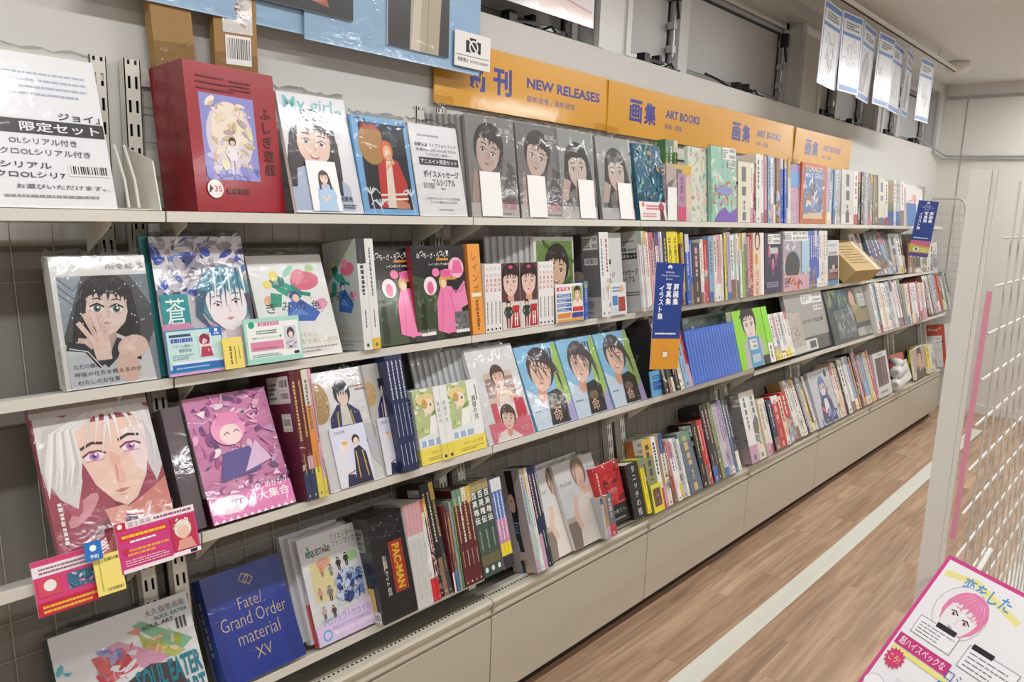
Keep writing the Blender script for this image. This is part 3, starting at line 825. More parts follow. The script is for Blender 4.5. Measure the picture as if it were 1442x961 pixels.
def art_sheet_left(A):
    r = A.r; A.rect(0, 0, 1, r, '#f4f4f6')
    A.fine(.2, r * .72, .9, r * .9, 4, '#b4c0d4', 4, .3); A.text('ジョイ」', .62, r * .575, .97, r * .625, '#3a3a3e', .015)
    A.rect(.02, r * .475, .99, r * .565, '#3c3c40'); A.text('限定セット', .3, r * .488, .95, r * .552, '#f4f4f4', .02)
    A.text('OLシリアル付き', .2, r * .405, .74, r * .448, '#6b6b70', .012); A.text('クロOLシリアル付き', .12, r * .335, .84, r * .378, '#6b6b70', .012)
    A.text('シリアル', .1, r * .25, .5, r * .29, '#4a4a4e', .015); A.text('クロOLシリ7', .06, r * .19, .6, r * .23, '#4a4a4e', .015)
    A.barcode(.63, r * .21, .98, r * .285, 3); A.text('お選びいただけます。', .2, r * .12, .92, r * .15, '#5a5a5e', .008); A.fine(.1, r * .06, .85, r * .09, 1, '#a0a0a0', 8)

def art_red_box(A):
    r = A.r; A.rect(0, 0, 1, r, '#9c1224')
    A.rect(.13, r * .22, .73, r * .80, '#8f8fd0'); A.clip = (.13, r * .22, .73, r * .80)
    A.ell(.43, r * .52, .26, r * .24, '#d9cfd8'); A.ell(.43, r * .56, .2, r * .2, '#efe3cf')
    A.scatter(70, ['#e8d9b8', '#f3ead9', '#d7bda0', '#cfc6e6', '#b9a0a4', '#f2dcd8', '#c8b890'], .02, .07, (.22, r * .28, .66, r * .76), 11)
    A.scatter(20, ['#7878c8', '#a0a4e0', '#6668b4'], .03, .08, (.13, r * .22, .73, r * .3), 12)
    figure(A, .44, r * .26, .34, '#2a2430', '#efe6ea', '#cfc4d8')
    A.clip = (0, 0, 1, r)
    A.vtext('ふしぎ遊戯', .86, r * .76, .12, '#3d0710', .004, 1.12)
    for i, (yy, t) in enumerate(((.92, 'Shining'), (.88, 'Secrets'), (.84, 'Collection'))): A.fine(.12, r * (yy - .02), .42 + .05 * i, r * yy, 1, '#6a0c18', 20 + i, .6)
    A.fine(.48, r * .84, .72, r * .92, 3, '#6a0c18', 31, .4); A.fine(.33, r * .12, .6, r * .16, 1, '#5c0a14', 5, .8)
    A.ell(.2, r * .155, .085, .085, '#f0ece6'); A.text('35', .19, r * .135, .27, r * .175, '#c22a34', .02); A.line([(.14, r * .13), (.15, r * .18), (.17, r * .15)], .02, '#5a5a60')
def art_red_side(A):
    r = A.r; A.rect(0, 0, 1, r, '#7c1420'); A.vtext('ふしぎ遊戯', .62, r * .85, .16, '#4a0a14', .004, 1.6)

def art_mygirl(A):
    r = A.r; A.rect(0, 0, 1, r, '#ecebee')
    head(A, .42, r * .60, .26, '#2c2022', '#f3d2c2', '#3a2620', -.12, True, '#b9c6dd', 1.0, True, 8)
    A.rect(.0, r * .0, 1, r * .02, '#dfe3ea')
    A.text('My girl', .06, r * .83, .78, r * .97, '#7cc6cb', .004, .1); A.text('40', .82, r * .86, .92, r * .9, '#7cc6cb', .01)
    A.text('も', .62, r * .2, .72, r * .26, '#3a3a3a', .01); A.text('桃原希', .66, r * .1, .86, r * .145, '#3a3a3a', .008); A.fine(.7, r * .04, .9, r * .08, 2, '#555', 6)
def art_inset(A):
    r = A.r; A.rect(0, 0, 1, r, '#efeff0'); head(A, .52, r * .66, .14, '#2a1e1f', '#f1cfbe', '#3a2620', .05, True, '#a8c8e6', 1.0, True, 6)
    A.poly([(.2, .0), (.85, .0), (.8, r * .42), (.3, r * .42)], '#a8c8e6'); A.line([(.35, r * .3), (.5, r * .2), (.62, r * .33)], .08, '#eec9b6')

def art_live(A):
    r = A.r; A.rect(0, 0, 1, r, '#7fb7e6'); A.rect(.1, .08, .93, r - .08, '#15151c'); A.clip = (.02, .02, .98, r - .02)
    A.ell(.3, r * .72, .24, .3, '#b78a4e')
    A.poly([(.5, r * .86), (.74, r * .62), (.93, r * .4), (.93, .08), (.5, .08)], '#1b1c24')
    # person in a red happi coat
    A.poly([(.32, .1), (.8, .1), (.86, r * .32), (.74, r * .56), (.52, r * .6), (.36, r * .5)], '#c8352f')
    A.poly([(.44, .1), (.6, .1), (.62, r * .56), (.52, r * .58)], '#f0e2d4'); A.poly([(.6, .09), (.86, .09), (.84, r * .12), (.62, r * .18)], '#d78f6a')
    for yy in (.15, .2): A.line([(.34, r * yy), (.84, r * (yy + .02))], .03, '#f2ece4')
    A.ell(.55, r * .665, .12, .15, '#e26a3a'); A.ell(.56, r * .645, .08, .11, '#edbd97'); A.line([(.5, r * .48), (.66, r * .55), (.58, r * .62)], .05, '#e9b48e')
    for sx, sy in ((.16, .2), (.9, .2), (.3, .08)):
        for k in range(7): a = .3 + k * .42; A.line([(sx, r * sy), (sx + .1 * math.cos(a), r * sy + .09), (sx + .17 * math.cos(a), r * sy + .13 * math.sin(a) - .02)], .016, '#dfeaf4')
        A.line([(sx, r * sy), (sx + .03, 0.02)], .02, '#cfe0ee')
    A.text('LIVE PHOTO', .14, r * .87, .46, r * .93, '#e2405a', .02); A.scatter(26, ['#cfe6f6', '#5a9fd8', '#f4f7fa', '#2b4f88'], .02, .05, (.04, r * .9, .97, r * .99), 4)
    A.clip = (0, 0, 1, r)
def art_pop_live(A):
    r = A.r; A.rect(0, 0, 1, r, '#eeeff1'); A.fine(.15, r * .86, .6, r * .9, 1, '#9aa0a6', 2)
    A.text('斉藤朱夏 ライブフォトブック', .08, r * .755, .94, r * .8, '#3a3d42', .015); A.text('朱演2024 LIVE HOUSE TOUR', .1, r * .705, .93, r * .74, '#3a3d42', .012)
    A.text('「とびらの先 ～後/前～」', .28, r * .655, .8, r * .69, '#3a3d42', .01); A.rect(.13, r * .555, .95, r * .64, '#3d3f44'); A.text('アニメイト限定セット', .16, r * .57, .92, r * .625, '#f2f2f2', .02)
    A.text('ボイスメッセージ', .18, r * .42, .92, r * .5, '#3a3d42', .025); A.text('フルシリアル', .34, r * .33, .82, r * .405, '#3a3d42', .025); A.text('付き', .5, r * .285, .6, r * .315, '#3a3d42', .01)
    A.barcode(.14, r * .28, .38, r * .37, 5); A.text('こちらのボイスメッセージフルシリアル付きは', .14, r * .175, .88, r * .205, '#55585c', .006); A.text('アニメイト限定セットになります。', .24, r * .135, .82, r * .165, '#55585c', .006)
    A.fine(.4, r * .06, .7, r * .08, 1, '#999', 4)
def art_grey_girl(v):
    def f(A):
        r = A.r; A.rect(0, 0, 1, r, '#7d7d7d' if v < 2 else '#a3a7a3'); A.rect(0, r * .2, 1, r, ['#8b8a89', '#7f7d7e', '#989d99', '#a2a6a3'][v])  # greys lightened so the print carries the haze of the wrap
        if v < 2:
            A.poly([(.1, 0), (.9, 0), (1, r * .5), (.7, r * .62), (.3, r * .55)], '#686566')
            head(A, .42 + .04 * v, r * .66, .25, '#4a4546', '#cdb8ae', '#3a3030', -.28, False, None, .9, False, 5, lips='#a8736c', shade='#a98e84')
            A.poly([(.0, .0), (.2, .0), (.26, r * .36), (.1, r * .5)], '#b49c93'); A.line([(.58, r * .24), (.72, r * .42), (.76, r * .58)], .1, '#8b837f')
            A.text('奪美' if v else '奪美', .66, r * .85, .9, r * .91, '#d8d4cf', .0); A.line([(.62, r * .83), (.92, r * .83)], .006, '#cfcbc6')
        else:
            head(A, .54, r * .58, .26, '#474443', '#d4c2b9', '#3a3230', .06, True, '#7d7f7c', .9, False, 3, lips='#b07a74', shade='#b19a90')
            A.poly([(.04, r * .2), (.22, r * .2), (.34, r * .42), (.16, r * .46)], '#c4aea4')
        A.rect(0, 0, 1, r * .14, '#c9c4c2'); A.text('美織', .62 if v < 2 else .3, r * .075, .95 if v < 2 else .6, r * .17, '#c46a86' if v < 2 else '#a9a4b4', .0)
        A.fine(.6, r * .02, .95, r * .05, 1, '#8a8488', v)
    return f
def blank_card(A): A.rect(0, 0, 1, A.r, '#efefec')
def art_bluegreen(A):
    busy(['#2c6e9c', '#3fa0b8', '#1f4a74', '#5db28a', '#9fd4d8', '#2a5f4c', '#7fa8d0', '#c7a25c', '#27506a', '#cfe4ea'], '#2d6a86', 110, .03, .13, 8)(A)
    r = A.r; A.rect(0, 0, 1, r * .24, '#ece7e4'); A.ell(.14, r * .2, .05, .05, '#e08050'); A.fine(.25, r * .13, .75, r * .2, 2, '#d2607a', 3, .7); A.fine(.1, r * .03, .6, r * .1, 2, '#e09aa6', 4, .6)
    A.ell(.82, r * .17, .1, .1, '#b83448'); A.poly([(.74, 0), (.92, 0), (.88, r * .14), (.76, r * .14)], '#5a2430')
def art_uniform(A):
    r = A.r; A.rect(0, 0, 1, r, '#e3e4e3'); A.rect(.05, 0, 1, r * .85, '#55585b'); A.clip = (.05, 0, 1, r * .85)
    A.poly([(.05, r * .4), (.3, r * .85), (.05, r * .85)], '#98a4ae'); A.poly([(.7, 0), (1, 0), (1, r * .4)], '#8f9aa3'); A.poly([(.8, r * .85), (1, r * .85), (1, r * .6)], '#7d8890')
    for a in (0, .06, .12): A.line([(.05, r * (.72 + a)), (.2, r * (.62 + a)), (.3, r * (.7 + a))], .012, '#5a636b')
    head(A, .52, r * .6, .235, '#2c2d31', '#ecd6ce', '#5f7f76', -.1, True, '#dfe2e6', 1.9, False, 8, lips='#c99a96', shade='#cbb0a8')
    A.poly([(.05, 0), (.05, r * .34), (.22, r * .36), (.42, r * .2), (.6, r * .34), (.62, 0)], '#ccd3da')
    A.line([(.06, r * .33), (.26, r * .3), (.4, r * .16)], .1, '#33363b'); A.line([(.08, r * .31), (.26, r * .275), (.38, r * .15)], .012, '#dfe2e6')
    A.line([(.62, r * .35), (.52, r * .22), (.42, r * .16)], .09, '#33363b')
    A.ell(.74, r * .28, .17, .13, '#ecd0c4', .2); A.ell(.66, r * .12, .13, .17, '#e6c8bb'); A.ell(.72, r * .27, .05, .03, '#f4e0d8')
    A.poly([(.34, r * .2), (.5, r * .2), (.5, r * .36), (.3, r * .38)], '#eed5ca')
    for k, (fx, fy) in enumerate(((.2, .5), (.27, .565), (.35, .58), (.43, .55))): A.line([(.34 + .045 * k, r * .34), ((.34 + .045 * k + fx) / 2, r * (.34 + fy) / 2), (fx, r * fy)], .052, ['#eed5ca', '#e4c6ba'][k % 2])
    A.line([(.32, r * .3), (.24, r * .36), (.18, r * .37)], .05, '#e4c6ba')
    R = random.Random(4)
    for k in range(34): A.ell(R.uniform(.1, .98), r * R.uniform(.45, .83), .009, .009, '#e8ecee', 0, 6)
    A.clip = (0, 0, 1, r)
    A.text('雨を綴る', .56, r * .895, .97, r * .94, '#7b7c7c', .0)
    A.text('ただの端に', .1, r * .15, .36, r * .185, '#44474a', .0); A.text('呼吸の仕方を教えるのが', .1, r * .09, .8, r * .125, '#44474a', .0); A.text('わたしのお仕事', .12, r * .03, .55, r * .065, '#44474a', .0)
def art_bluewhite(A):
    r = A.r; A.rect(0, 0, 1, r, '#d9d6de')
    A.scatter(150, ['#2b3fa0', '#3a58c0', '#b9b4be', '#8f8a96', '#e9e6ee', '#1f2f70', '#5f86c8', '#a99ca8', '#efeef2'], .03, .11, (0, r * .55, 1, r), 21, .5)
    A.scatter(22, ['#c9a6b4', '#e6e0ea', '#b9889c', '#d9ccd6'], .05, .16, (0, 0, .5, r * .36), 22)
    head(A, .72, r * .5, .24, '#4e8c9e', '#ece3e6', '#9a6a78', .1, False, '#e3dde4', .8, False, 10, lips='#c88a90', shade='#cfc0c8')
    for k in range(9): A.line([(.52 + k * .05, r * .76), (.5 + k * .055, r * .6), (.47 + k * .06, r * .46)], .03, ['#3f7f94', '#2d6478', '#dfe6ea'][k % 3], True)
    A.line([(.46, r * .6), (.4, r * .42), (.52, r * .3)], .12, '#3a5a70', True); A.line([(.98, r * .56), (1.0, r * .35), (.92, r * .22)], .1, '#4f4a60', True)
    A.rect(.02, r * .33, .3, r * .58, '#1f8f94'); A.text('蒼', .06, r * .36, .26, r * .55, '#e4f2f0', .0); A.poly([(.0, r * .31), (.34, r * .31), (.28, r * .37), (.0, r * .37)], '#c98aa2')
def art_kimi(v):
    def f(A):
        r = A.r; A.rect(0, 0, 1, r, ['#eef0ee', '#c3cccb'][v])  # second tone is greyer: shade on the sideways copy put into its paper
        for x, y, a, b, c, t in ((.7, .74, .2, .09, '#e0708e', .1), (.62, .79, .1, .06, '#ea8fa4', .5), (.44, .66, .2, .06, '#3aa892', -.5), (.33, .74, .1, .06, '#2d7f7a', .2), (.3, .8, .06, .05, '#f0e07a', 0), (.86, .5, .1, .05, '#e9a8c0', .4), (.2, .72, .06, .04, '#f2e48a', 0), (.5, .84, .1, .03, '#a8dcc8', .7), (.8, .86, .06, .04, '#b9dca0', 0), (.18, .56, .07, .05, '#f0b8a0', 1)):
            A.ell(x, r * y, a, b * 1.3, c, t)
        A.poly([(.36, r * .36), (.72, r * .34), (.82, r * .42), (.6, r * .56), (.42, r * .54)], '#3d6fc0'); A.poly([(.4, r * .42), (.66, r * .4), (.55, r * .5)], '#6d95d8')
        A.ell(.52, r * .59, .07, .07, '#2c4f96'); A.ell(.53, r * .575, .045, .05, '#f2d4c2'); A.poly([(.18, r * .5), (.32, r * .5), (.36, r * .62), (.22, r * .64)], '#2f9f88')
        A.line([(.5, r * .7), (.62, r * .62), (.74, r * .6)], .05, '#2d8f7c'); A.scatter(24, ['#f0dc6a', '#f0a8b8', '#9cd8c4', '#c8b4e4'], .01, .03, (.1, r * .4, .95, r * .95), 9)
        for i, ch in enumerate('きみの色'): A.text(ch, .12 + .2 * i, r * .455 - .01 * (i == 0), .24 + .2 * i, r * .54, '#30323a', -.004)
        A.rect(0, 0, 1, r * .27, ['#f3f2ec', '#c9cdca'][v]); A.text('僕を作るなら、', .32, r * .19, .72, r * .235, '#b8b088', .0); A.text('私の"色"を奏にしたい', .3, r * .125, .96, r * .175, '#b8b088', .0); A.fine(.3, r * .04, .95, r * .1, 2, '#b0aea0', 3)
    return f
def art_pinkmag(A):
    r = A.r; A.rect(0, 0, 1, r, '#1b1a1c'); A.clip = (0, 0, 1, r)
    A.poly([(0, 0), (.5, 0), (.45, r * .62), (0, r * .7)], '#3d4a34'); A.scatter(30, ['#4d5c40', '#2c3826', '#5f6f4e'], .03, .08, (0, r * .1, .6, r * .7), 3)
    for i, ch in enumerate('ぼっち・ざ・ろっく！'): A.text(ch, .1 + .06 * i, r * (.875 + .02 * (i % 2)), .155 + .06 * i, r * (.93 + .02 * (i % 2)), '#efeae8', .008) if ch != '・' else A.ell(.125 + .06 * i, r * .9, .01, .01, '#efeae8')
    A.rect(.45, r * .845, .68, r * .868, '#e09030'); A.rect(.3, r * .785, .76, r * .83, '#0e0e10'); A.text('レインポンチョBOOK', .31, r * .793, .74, r * .822, '#f2f0ee', .01)
    A.poly([(.38, r * .1), (.62, r * .04), (.9, r * .1), (.86, r * .4), (.7, r * .56), (.5, r * .58), (.4, r * .4)], '#ec7fae'); A.poly([(.66, r * .4), (.96, r * .62), (1, r * .35), (.8, r * .3)], '#e98ab4')
    A.line([(.52, r * .52), (.5, r * .3), (.46, r * .1)], .012, '#d0609a'); A.line([(.66, r * .5), (.72, r * .3), (.76, r * .1)], .012, '#d0609a')
    A.ell(.54, r * .615, .075, .09, '#d9b060'); A.ell(.55, r * .6, .05, .065, '#f0cdb4')
    A.ell(.82, r * .76, .15, .15, '#f3b4cc'); A.poly([(.72, r * .7), (.95, r * .7), (.9, r * .84), (.78, r * .84)], '#e46a9c'); A.ell(.3, r * .58, .12, .13, '#f5e3ea'); A.ell(.3, r * .56, .06, .09, '#e46a9c')
    A.ell(.62, r * .7, .11, .07, '#e987b2'); A.poly([(.5, r * .74), (.72, r * .74), (.68, r * .67), (.54, r * .67)], '#e0609c'); A.line([(.7, r * .52), (.86, r * .5), (.98, r * .6)], .02, '#d0609a'); A.ell(.42, r * .72, .07, .06, '#ec7fae'); A.fine(.5, r * .635, .58, r * .66, 1, '#e0a040', 3); A.rect(.56, r * .635, .8, r * .66, '#e0a040'); A.rect(.6, 0, .82, r * .06, '#2a2a30')
    A.rect(.72, r * .06, .99, r * .28, '#6a6a6e'); A.scatter(18, ['#3a3a3e', '#8a8a90', '#c8c8cc'], .02, .06, (.73, r * .08, .98, r * .24), 8); A.rect(.72, r * .05, .99, r * .085, '#e8e4dc')
    for sx in range(4): A.line([(.08 + .03 * sx, r * .02), (.13 + .02 * sx, r * .4)], .008, '#20241c')
    A.clip = (0, 0, 1, r)
def art_blackhair(A):
    r = A.r; A.rect(0, 0, 1, r, '#5a3a3c'); head(A, .5, r * .72, .42, '#2a1c1e', '#e9c8bc', '#3a2420', 0, False, None, .9, False, 9); A.ell(.5, r * .94, .12, .06, '#e44a7a')
    A.rect(0, 0, 1, r * .42, '#dcd8d4'); figure(A, .34, r * .02, r * .42, '#2a1c1e', '#2f3f3c', '#8f2430'); A.poly([(.5, r * .02), (.98, r * .02), (.92, r * .3), (.6, r * .3)], '#b8242e')
    A.rect(.55, r * .3, .95, r * .36, '#c83038'); A.line([(.7, r * .05), (.7, r * .25)], .06, '#efe9e4'); A.line([(.82, r * .05), (.82, r * .25)], .06, '#efe9e4'); A.line([(.66, r * .16), (.88, r * .16)], .05, '#efe9e4')
def art_greengirl(A):
    r = A.r; A.rect(0, 0, 1, r, '#e8e8e4'); A.rect(.06, 0, .97, r * .95, '#6f8f4a'); A.scatter(40, ['#87a65c', '#56753a', '#a8bc78', '#48662f'], .04, .12, (.06, r * .3, .97, r * .95), 5)
    head(A, .55, r * .62, .25, '#2c2422', '#f0cfb4', '#33241e', -.12, False, '#e9e2da', 1.0, True, 7)
def art_infocard(A):
    r = A.r; A.rect(0, 0, 1, r, '#e9edf0'); A.rect(.04, r * .82, .5, r * .92, '#d23a3a'); A.text('生写真', .1, r * .83, .46, r * .91, '#ffffff', .01)
    for i in range(4): A.rect(.04, r * (.28 + .125 * i), .54, r * (.37 + .125 * i), '#2b62ae'); A.fine(.07, r * (.29 + .125 * i), .5, r * (.36 + .125 * i), 2, '#dfe8f2', i)
    A.rect(.58, r * .42, .95, r * .93, '#a8b46a'); head(A, .76, r * .74, .1, '#2c2422', '#f0cfb4', '#33241e', 0, False, '#f0e2d4', 1, True, 4)
    A.rect(.58, r * .26, .95, r * .38, '#cf3434'); A.rect(.04, r * .12, .5, r * .24, '#e08a2c'); A.rect(.55, r * .1, .95, r * .23, '#3a3f9a'); A.rect(.04, r * .02, .95, r * .08, '#e8a03a')
def art_popgrey(A):
    r = A.r; A.rect(0, 0, 1, r, '#cfd0cf'); A.text('写真集 neutral', .35, r * .755, .97, r * .81, '#33343a', .015); A.rect(.2, r * .66, .97, r * .735, '#34353a'); A.text('ト限定セット', .34, r * .672, .94, r * .722, '#e8e8e8', .02)
    A.text('メッセージ', .42, r * .46, .97, r * .54, '#33343a', .025); A.text('シリアル', .46, r * .37, .86, r * .45, '#33343a', .025); A.text('付', .5, r * .33, .56, r * .36, '#33343a', .01); A.fine(.5, r * .2, .98, r * .26, 2, '#5a5a5e', 3); A.fine(.3, r * .86, .9, r * .9, 1, '#8a8a8e', 4)
def art_pinkman(A):
    r = A.r; A.rect(0, 0, 1, r, '#a4485c'); A.scatter(24, ['#b86074', '#7c3048', '#c88090', '#6c2840', '#d898a4'], .06, .2, None, 4)
    Q = lambda pts, c: A.poly([(p[0], p[1] * r) for p in pts], c)
    S = lambda pts, w, c: A.line([(p[0], p[1] * r) for p in pts], w, c, True)
    Q([(.3, 0), (1, 0), (1, .42), (.8, .34), (.55, .26), (.42, .12)], '#d88a80')
    Q([(.02, .97), (.0, .6), (.1, .42), (.22, .34), (.3, .5), (.34, .9)], '#dedad8'); Q([(.86, .95), (1, .9), (1, .5), (.92, .4), (.86, .6)], '#d8d4d6')
    Q([(.42, .3), (.6, .3), (.72, .2), (.8, .3), (.84, .1), (.5, .06)], '#e6a898')
    Q([(.3, .86), (.33, .62), (.4, .46), (.52, .34), (.62, .29), (.72, .33), (.84, .46), (.9, .62), (.92, .86)], '#f4d2c2')
    Q([(.7, .78), (.92, .8), (.9, .6), (.84, .46), (.78, .52), (.74, .62)], '#f6e2e0'); Q([(.56, .66), (.64, .62), (.66, .44), (.58, .42)], '#eec0ae')
    for ex, ey, w in ((.44, .64, .085), (.76, .66, .08)):
        A.ell(ex, ey * r, w, w * .46, '#f8eef0'); A.ell(ex, ey * r, w * .5, w * .46, '#b784c4'); A.ell(ex, ey * r, w * .22, w * .22, '#5a2f64'); A.ell(ex + .015, ey * r + .015, .012, .012, '#fff')
        A.line([(ex - w * 1.15, ey * r + .005), (ex - w * .4, ey * r + w * .5), (ex + w * .5, ey * r + w * .5), (ex + w * 1.2, ey * r + .01)], .018, '#7a3048'); A.line([(ex - w * .9, ey * r - w * .5), (ex + w * .9, ey * r - w * .5)], .008, '#d88a94')
        A.line([(ex - w * 1.2, ey * r + w * .95), (ex, ey * r + w * 1.45), (ex + w * 1.2, ey * r + w * 1.2)], .026, '#4a2c30')
    S([(.6, .56), (.59, .46), (.63, .445)], .016, '#d8988c'); Q([(.54, .395), (.6, .405), (.68, .4), (.6, .38)], '#cf8078'); A.line([(.57, r * .365), (.64, r * .366)], .008, '#d8a094')
    Q([(.3, .98), (.3, .8), (.4, .84), (.52, .9), (.66, .9), (.82, .88), (.92, .8), (.96, .98)], '#e6e2df')
    R = random.Random(6)
    for k in range(11): x = .28 - .03 * k; S([(.5, .97), (.3 - .02 * k, .84), (x + .04, .62), (max(x - .02, .02), .44 + .02 * (k % 4))], .075, ['#ece9e6', '#d2cdca', '#f6f4f2'][k % 3])
    for x0, x1, y1 in ((.5, .36, .66), (.55, .47, .72), (.6, .6, .68), (.64, .68, .7), (.7, .84, .68), (.66, .5, .62), (.76, .92, .6)): S([(x0, .97), ((x0 + x1) / 2 + .02, .86), (x1, y1)], .05, R.choice(['#ece9e6', '#f6f4f2', '#dcd8d5']))
    S([(.92, .92), (.98, .7), (.93, .5)], .07, '#e6e2e2'); S([(.5, .02), (.56, .18), (.5, .26)], .09, '#f0b4a0'); S([(.66, .0), (.74, .16), (.82, .28)], .09, '#f6e6e4'); S([(.8, .0), (.86, .14), (.96, .26)], .09, '#f2c0ae'); Q([(.56, .1), (.66, .1), (.68, .22), (.58, .24)], '#6a3468')
    A.rect(0, r * .93, 1, r, '#c9c0bd'); A.vfine(.06, .1, r * .14, r * .4, '#efe6e4', 3)
def art_promo(c1, c2, fig, seed=1):
    def f(A):
        r = A.r; A.rect(0, 0, 1, r, c1); A.rect(0, r * .86, 1, r, '#f0e6ea'); A.text('富士原良', .16, r * .875, .44, r * .975, '#8a3a56', .0); A.fine(.48, r * .89, .96, r * .97, 1, '#9a5a70', 2, .6)
        A.rect(0, r * .84, .13, r, '#c8284a'); A.ell(.06, r * .93, .03, .03, '#ffffff')
        A.rect(.04, r * .64, .62, r * .76, c2); A.fine(.06, r * .66, .6, r * .74, 1, '#f2c83a', 3, .7); A.fine(.15, r * .56, .5, r * .61, 1, '#ffffff', 5, .7); A.fine(.1, r * .3, .62, r * .46, 2, '#f0a050', 6, .6); A.fine(.06, r * .12, .6, r * .26, 3, '#f4c8d8', 7, .4)
        A.ell(.09, r * .42, .035, .035, '#d02848'); A.rect(.02, 0, .64, r * .08, '#f0e6ea')
        A.rect(.66, r * .14, .97, r * .82, '#c0304e'); A.ell(.81, r * .56, .11, .12, '#ece6da'); A.ell(.81, r * .5, .075, .09, '#edc4b0'); A.poly([(.7, r * .14), (.95, r * .14), (.9, r * .36), (.74, r * .34)], '#e0a08e'); A.scatter(12, ['#f4f0e8', '#e0d8cc'], .02, .05, (.7, r * .56, .93, r * .78), 8)
        A.rect(.64, r * .02, 1, r * .11, '#efefef'); A.rect(.86, r * .03, .95, r * .1, '#1a1a1a')
    return f
def art_promo2(A):
    r = A.r; A.rect(0, 0, 1, r, '#d8407a'); A.rect(0, r * .7, 1, r * .9, '#f2e8ec'); A.fine(.1, r * .73, .95, r * .87, 2, '#9a6a80', 2, .5); A.rect(.52, r * .34, .97, r * .64, '#3a6f8a'); A.scatter(30, ['#58a8b8', '#d88ac0', '#2c3f66', '#e8d0e0'], .02, .05, (.53, r * .36, .96, r * .62), 5)
    A.rect(.05, r * .34, .4, r * .66, '#d84a64'); A.ell(.24, r * .52, .1, .1, '#f0ece6'); A.rect(0, 0, 1, r * .24, '#c8203c'); A.fine(.08, r * .03, .95, r * .2, 2, '#f0c040', 6, .5)
def art_tag_yellow(A):
    r = A.r; A.rect(0, 0, 1, r, '#f3e07a'); A.barcode(.35, r * .8, .95, r * .92, 3, '#f3e07a'); A.barcode(.3, r * .05, .95, r * .16, 4, '#f3e07a'); A.line([(.2, r * .1), (.2, r * .9)], .03, '#b8a850')
def art_tag_yellow2(A):
    r = A.r; A.rect(0, 0, 1, r, '#f0da70'); A.vfine(.3, .42, r * .15, r * .72, '#54502c', 3); A.vfine(.55, .62, r * .15, r * .7, '#7a7440', 4); A.vfine(.78, .83, r * .3, r * .72, '#8a8450', 5)
def art_promo_blue(A):
    r = A.r; A.rect(0, 0, 1, r, '#2f8fc4'); A.rect(.02, r * .14, .98, r * .97, '#c6e6e2'); A.rect(.78, r * .8, 1, r, '#2f6fc0'); A.ell(.9, r * .93, .03, .03, '#fff'); A.text('予約', .85, r * .82, .95, r * .88, '#ffffff', .01)
    A.rect(.06, r * .84, .44, r * .9, '#3a4f70'); A.fine(.08, r * .7, .46, r * .8, 1, '#4a64c0', 1, .9); A.text('アクリル壁掛い', .1, r * .6, .45, r * .67, '#4a6a8a', .0); A.text('複製原画', .2, r * .5, .42, r * .58, '#4a6a8a', .0); A.fine(.08, r * .34, .5, r * .46, 3, '#8aa0a8', 5)
    A.rect(.06, r * .1, .97, r * .3, '#2f6fc0'); A.rect(.06, r * .24, .97, r * .3, '#e6eef6'); A.fine(.12, r * .13, .7, r * .19, 1, '#9fd0e0', 6); A.rect(0, 0, 1, r * .06, '#d6a8d0')
    A.rect(.56, r * .36, .8, r * .86, '#dfe8ec'); A.ell(.67, r * .74, .1, .1, '#8a2848'); A.ell(.67, r * .68, .05, .06, '#efc8b8'); A.poly([(.57, r * .36), (.8, r * .36), (.76, r * .58), (.6, r * .58)], '#b83a5a'); A.scatter(14, ['#f0a8b8', '#d06080', '#6a2440'], .015, .035, (.58, r * .4, .78, r * .84), 3)
def art_promo_teal(A):
    r = A.r; A.rect(0, 0, 1, r, '#a6dccb'); A.rect(.04, r * .12, .97, r * .9, '#eef3ee'); A.ell(.13, r * .86, .055, .055, '#2f9f88'); A.fine(.24, r * .8, .62, r * .9, 1, '#d888a8', 3, .9); A.fine(.2, r * .64, .56, r * .74, 2, '#55706a', 4, .5); A.text('複製サイン入りイラストカード', .12, r * .54, .58, r * .59, '#5a9a88', .0); A.ell(.62, r * .57, .02, .02, '#2f9f88')
    A.rect(.08, r * .28, .66, r * .48, '#dc8aaa'); A.fine(.12, r * .31, .6, r * .37, 1, '#b05a7c', 5, .4); A.rect(.7, r * .26, .92, r * .78, '#d8d4dc'); A.ell(.81, r * .62, .07, .09, '#4a4450'); A.ell(.81, r * .58, .04, .05, '#e8d8d4'); A.scatter(16, ['#5a5464', '#8a8494', '#c4bcc8'], .015, .04, (.72, r * .28, .9, r * .5), 6); A.fine(.08, r * .14, .6, r * .22, 2, '#9ab0a8', 7); A.rect(.84, r * .14, .93, r * .2, '#222')
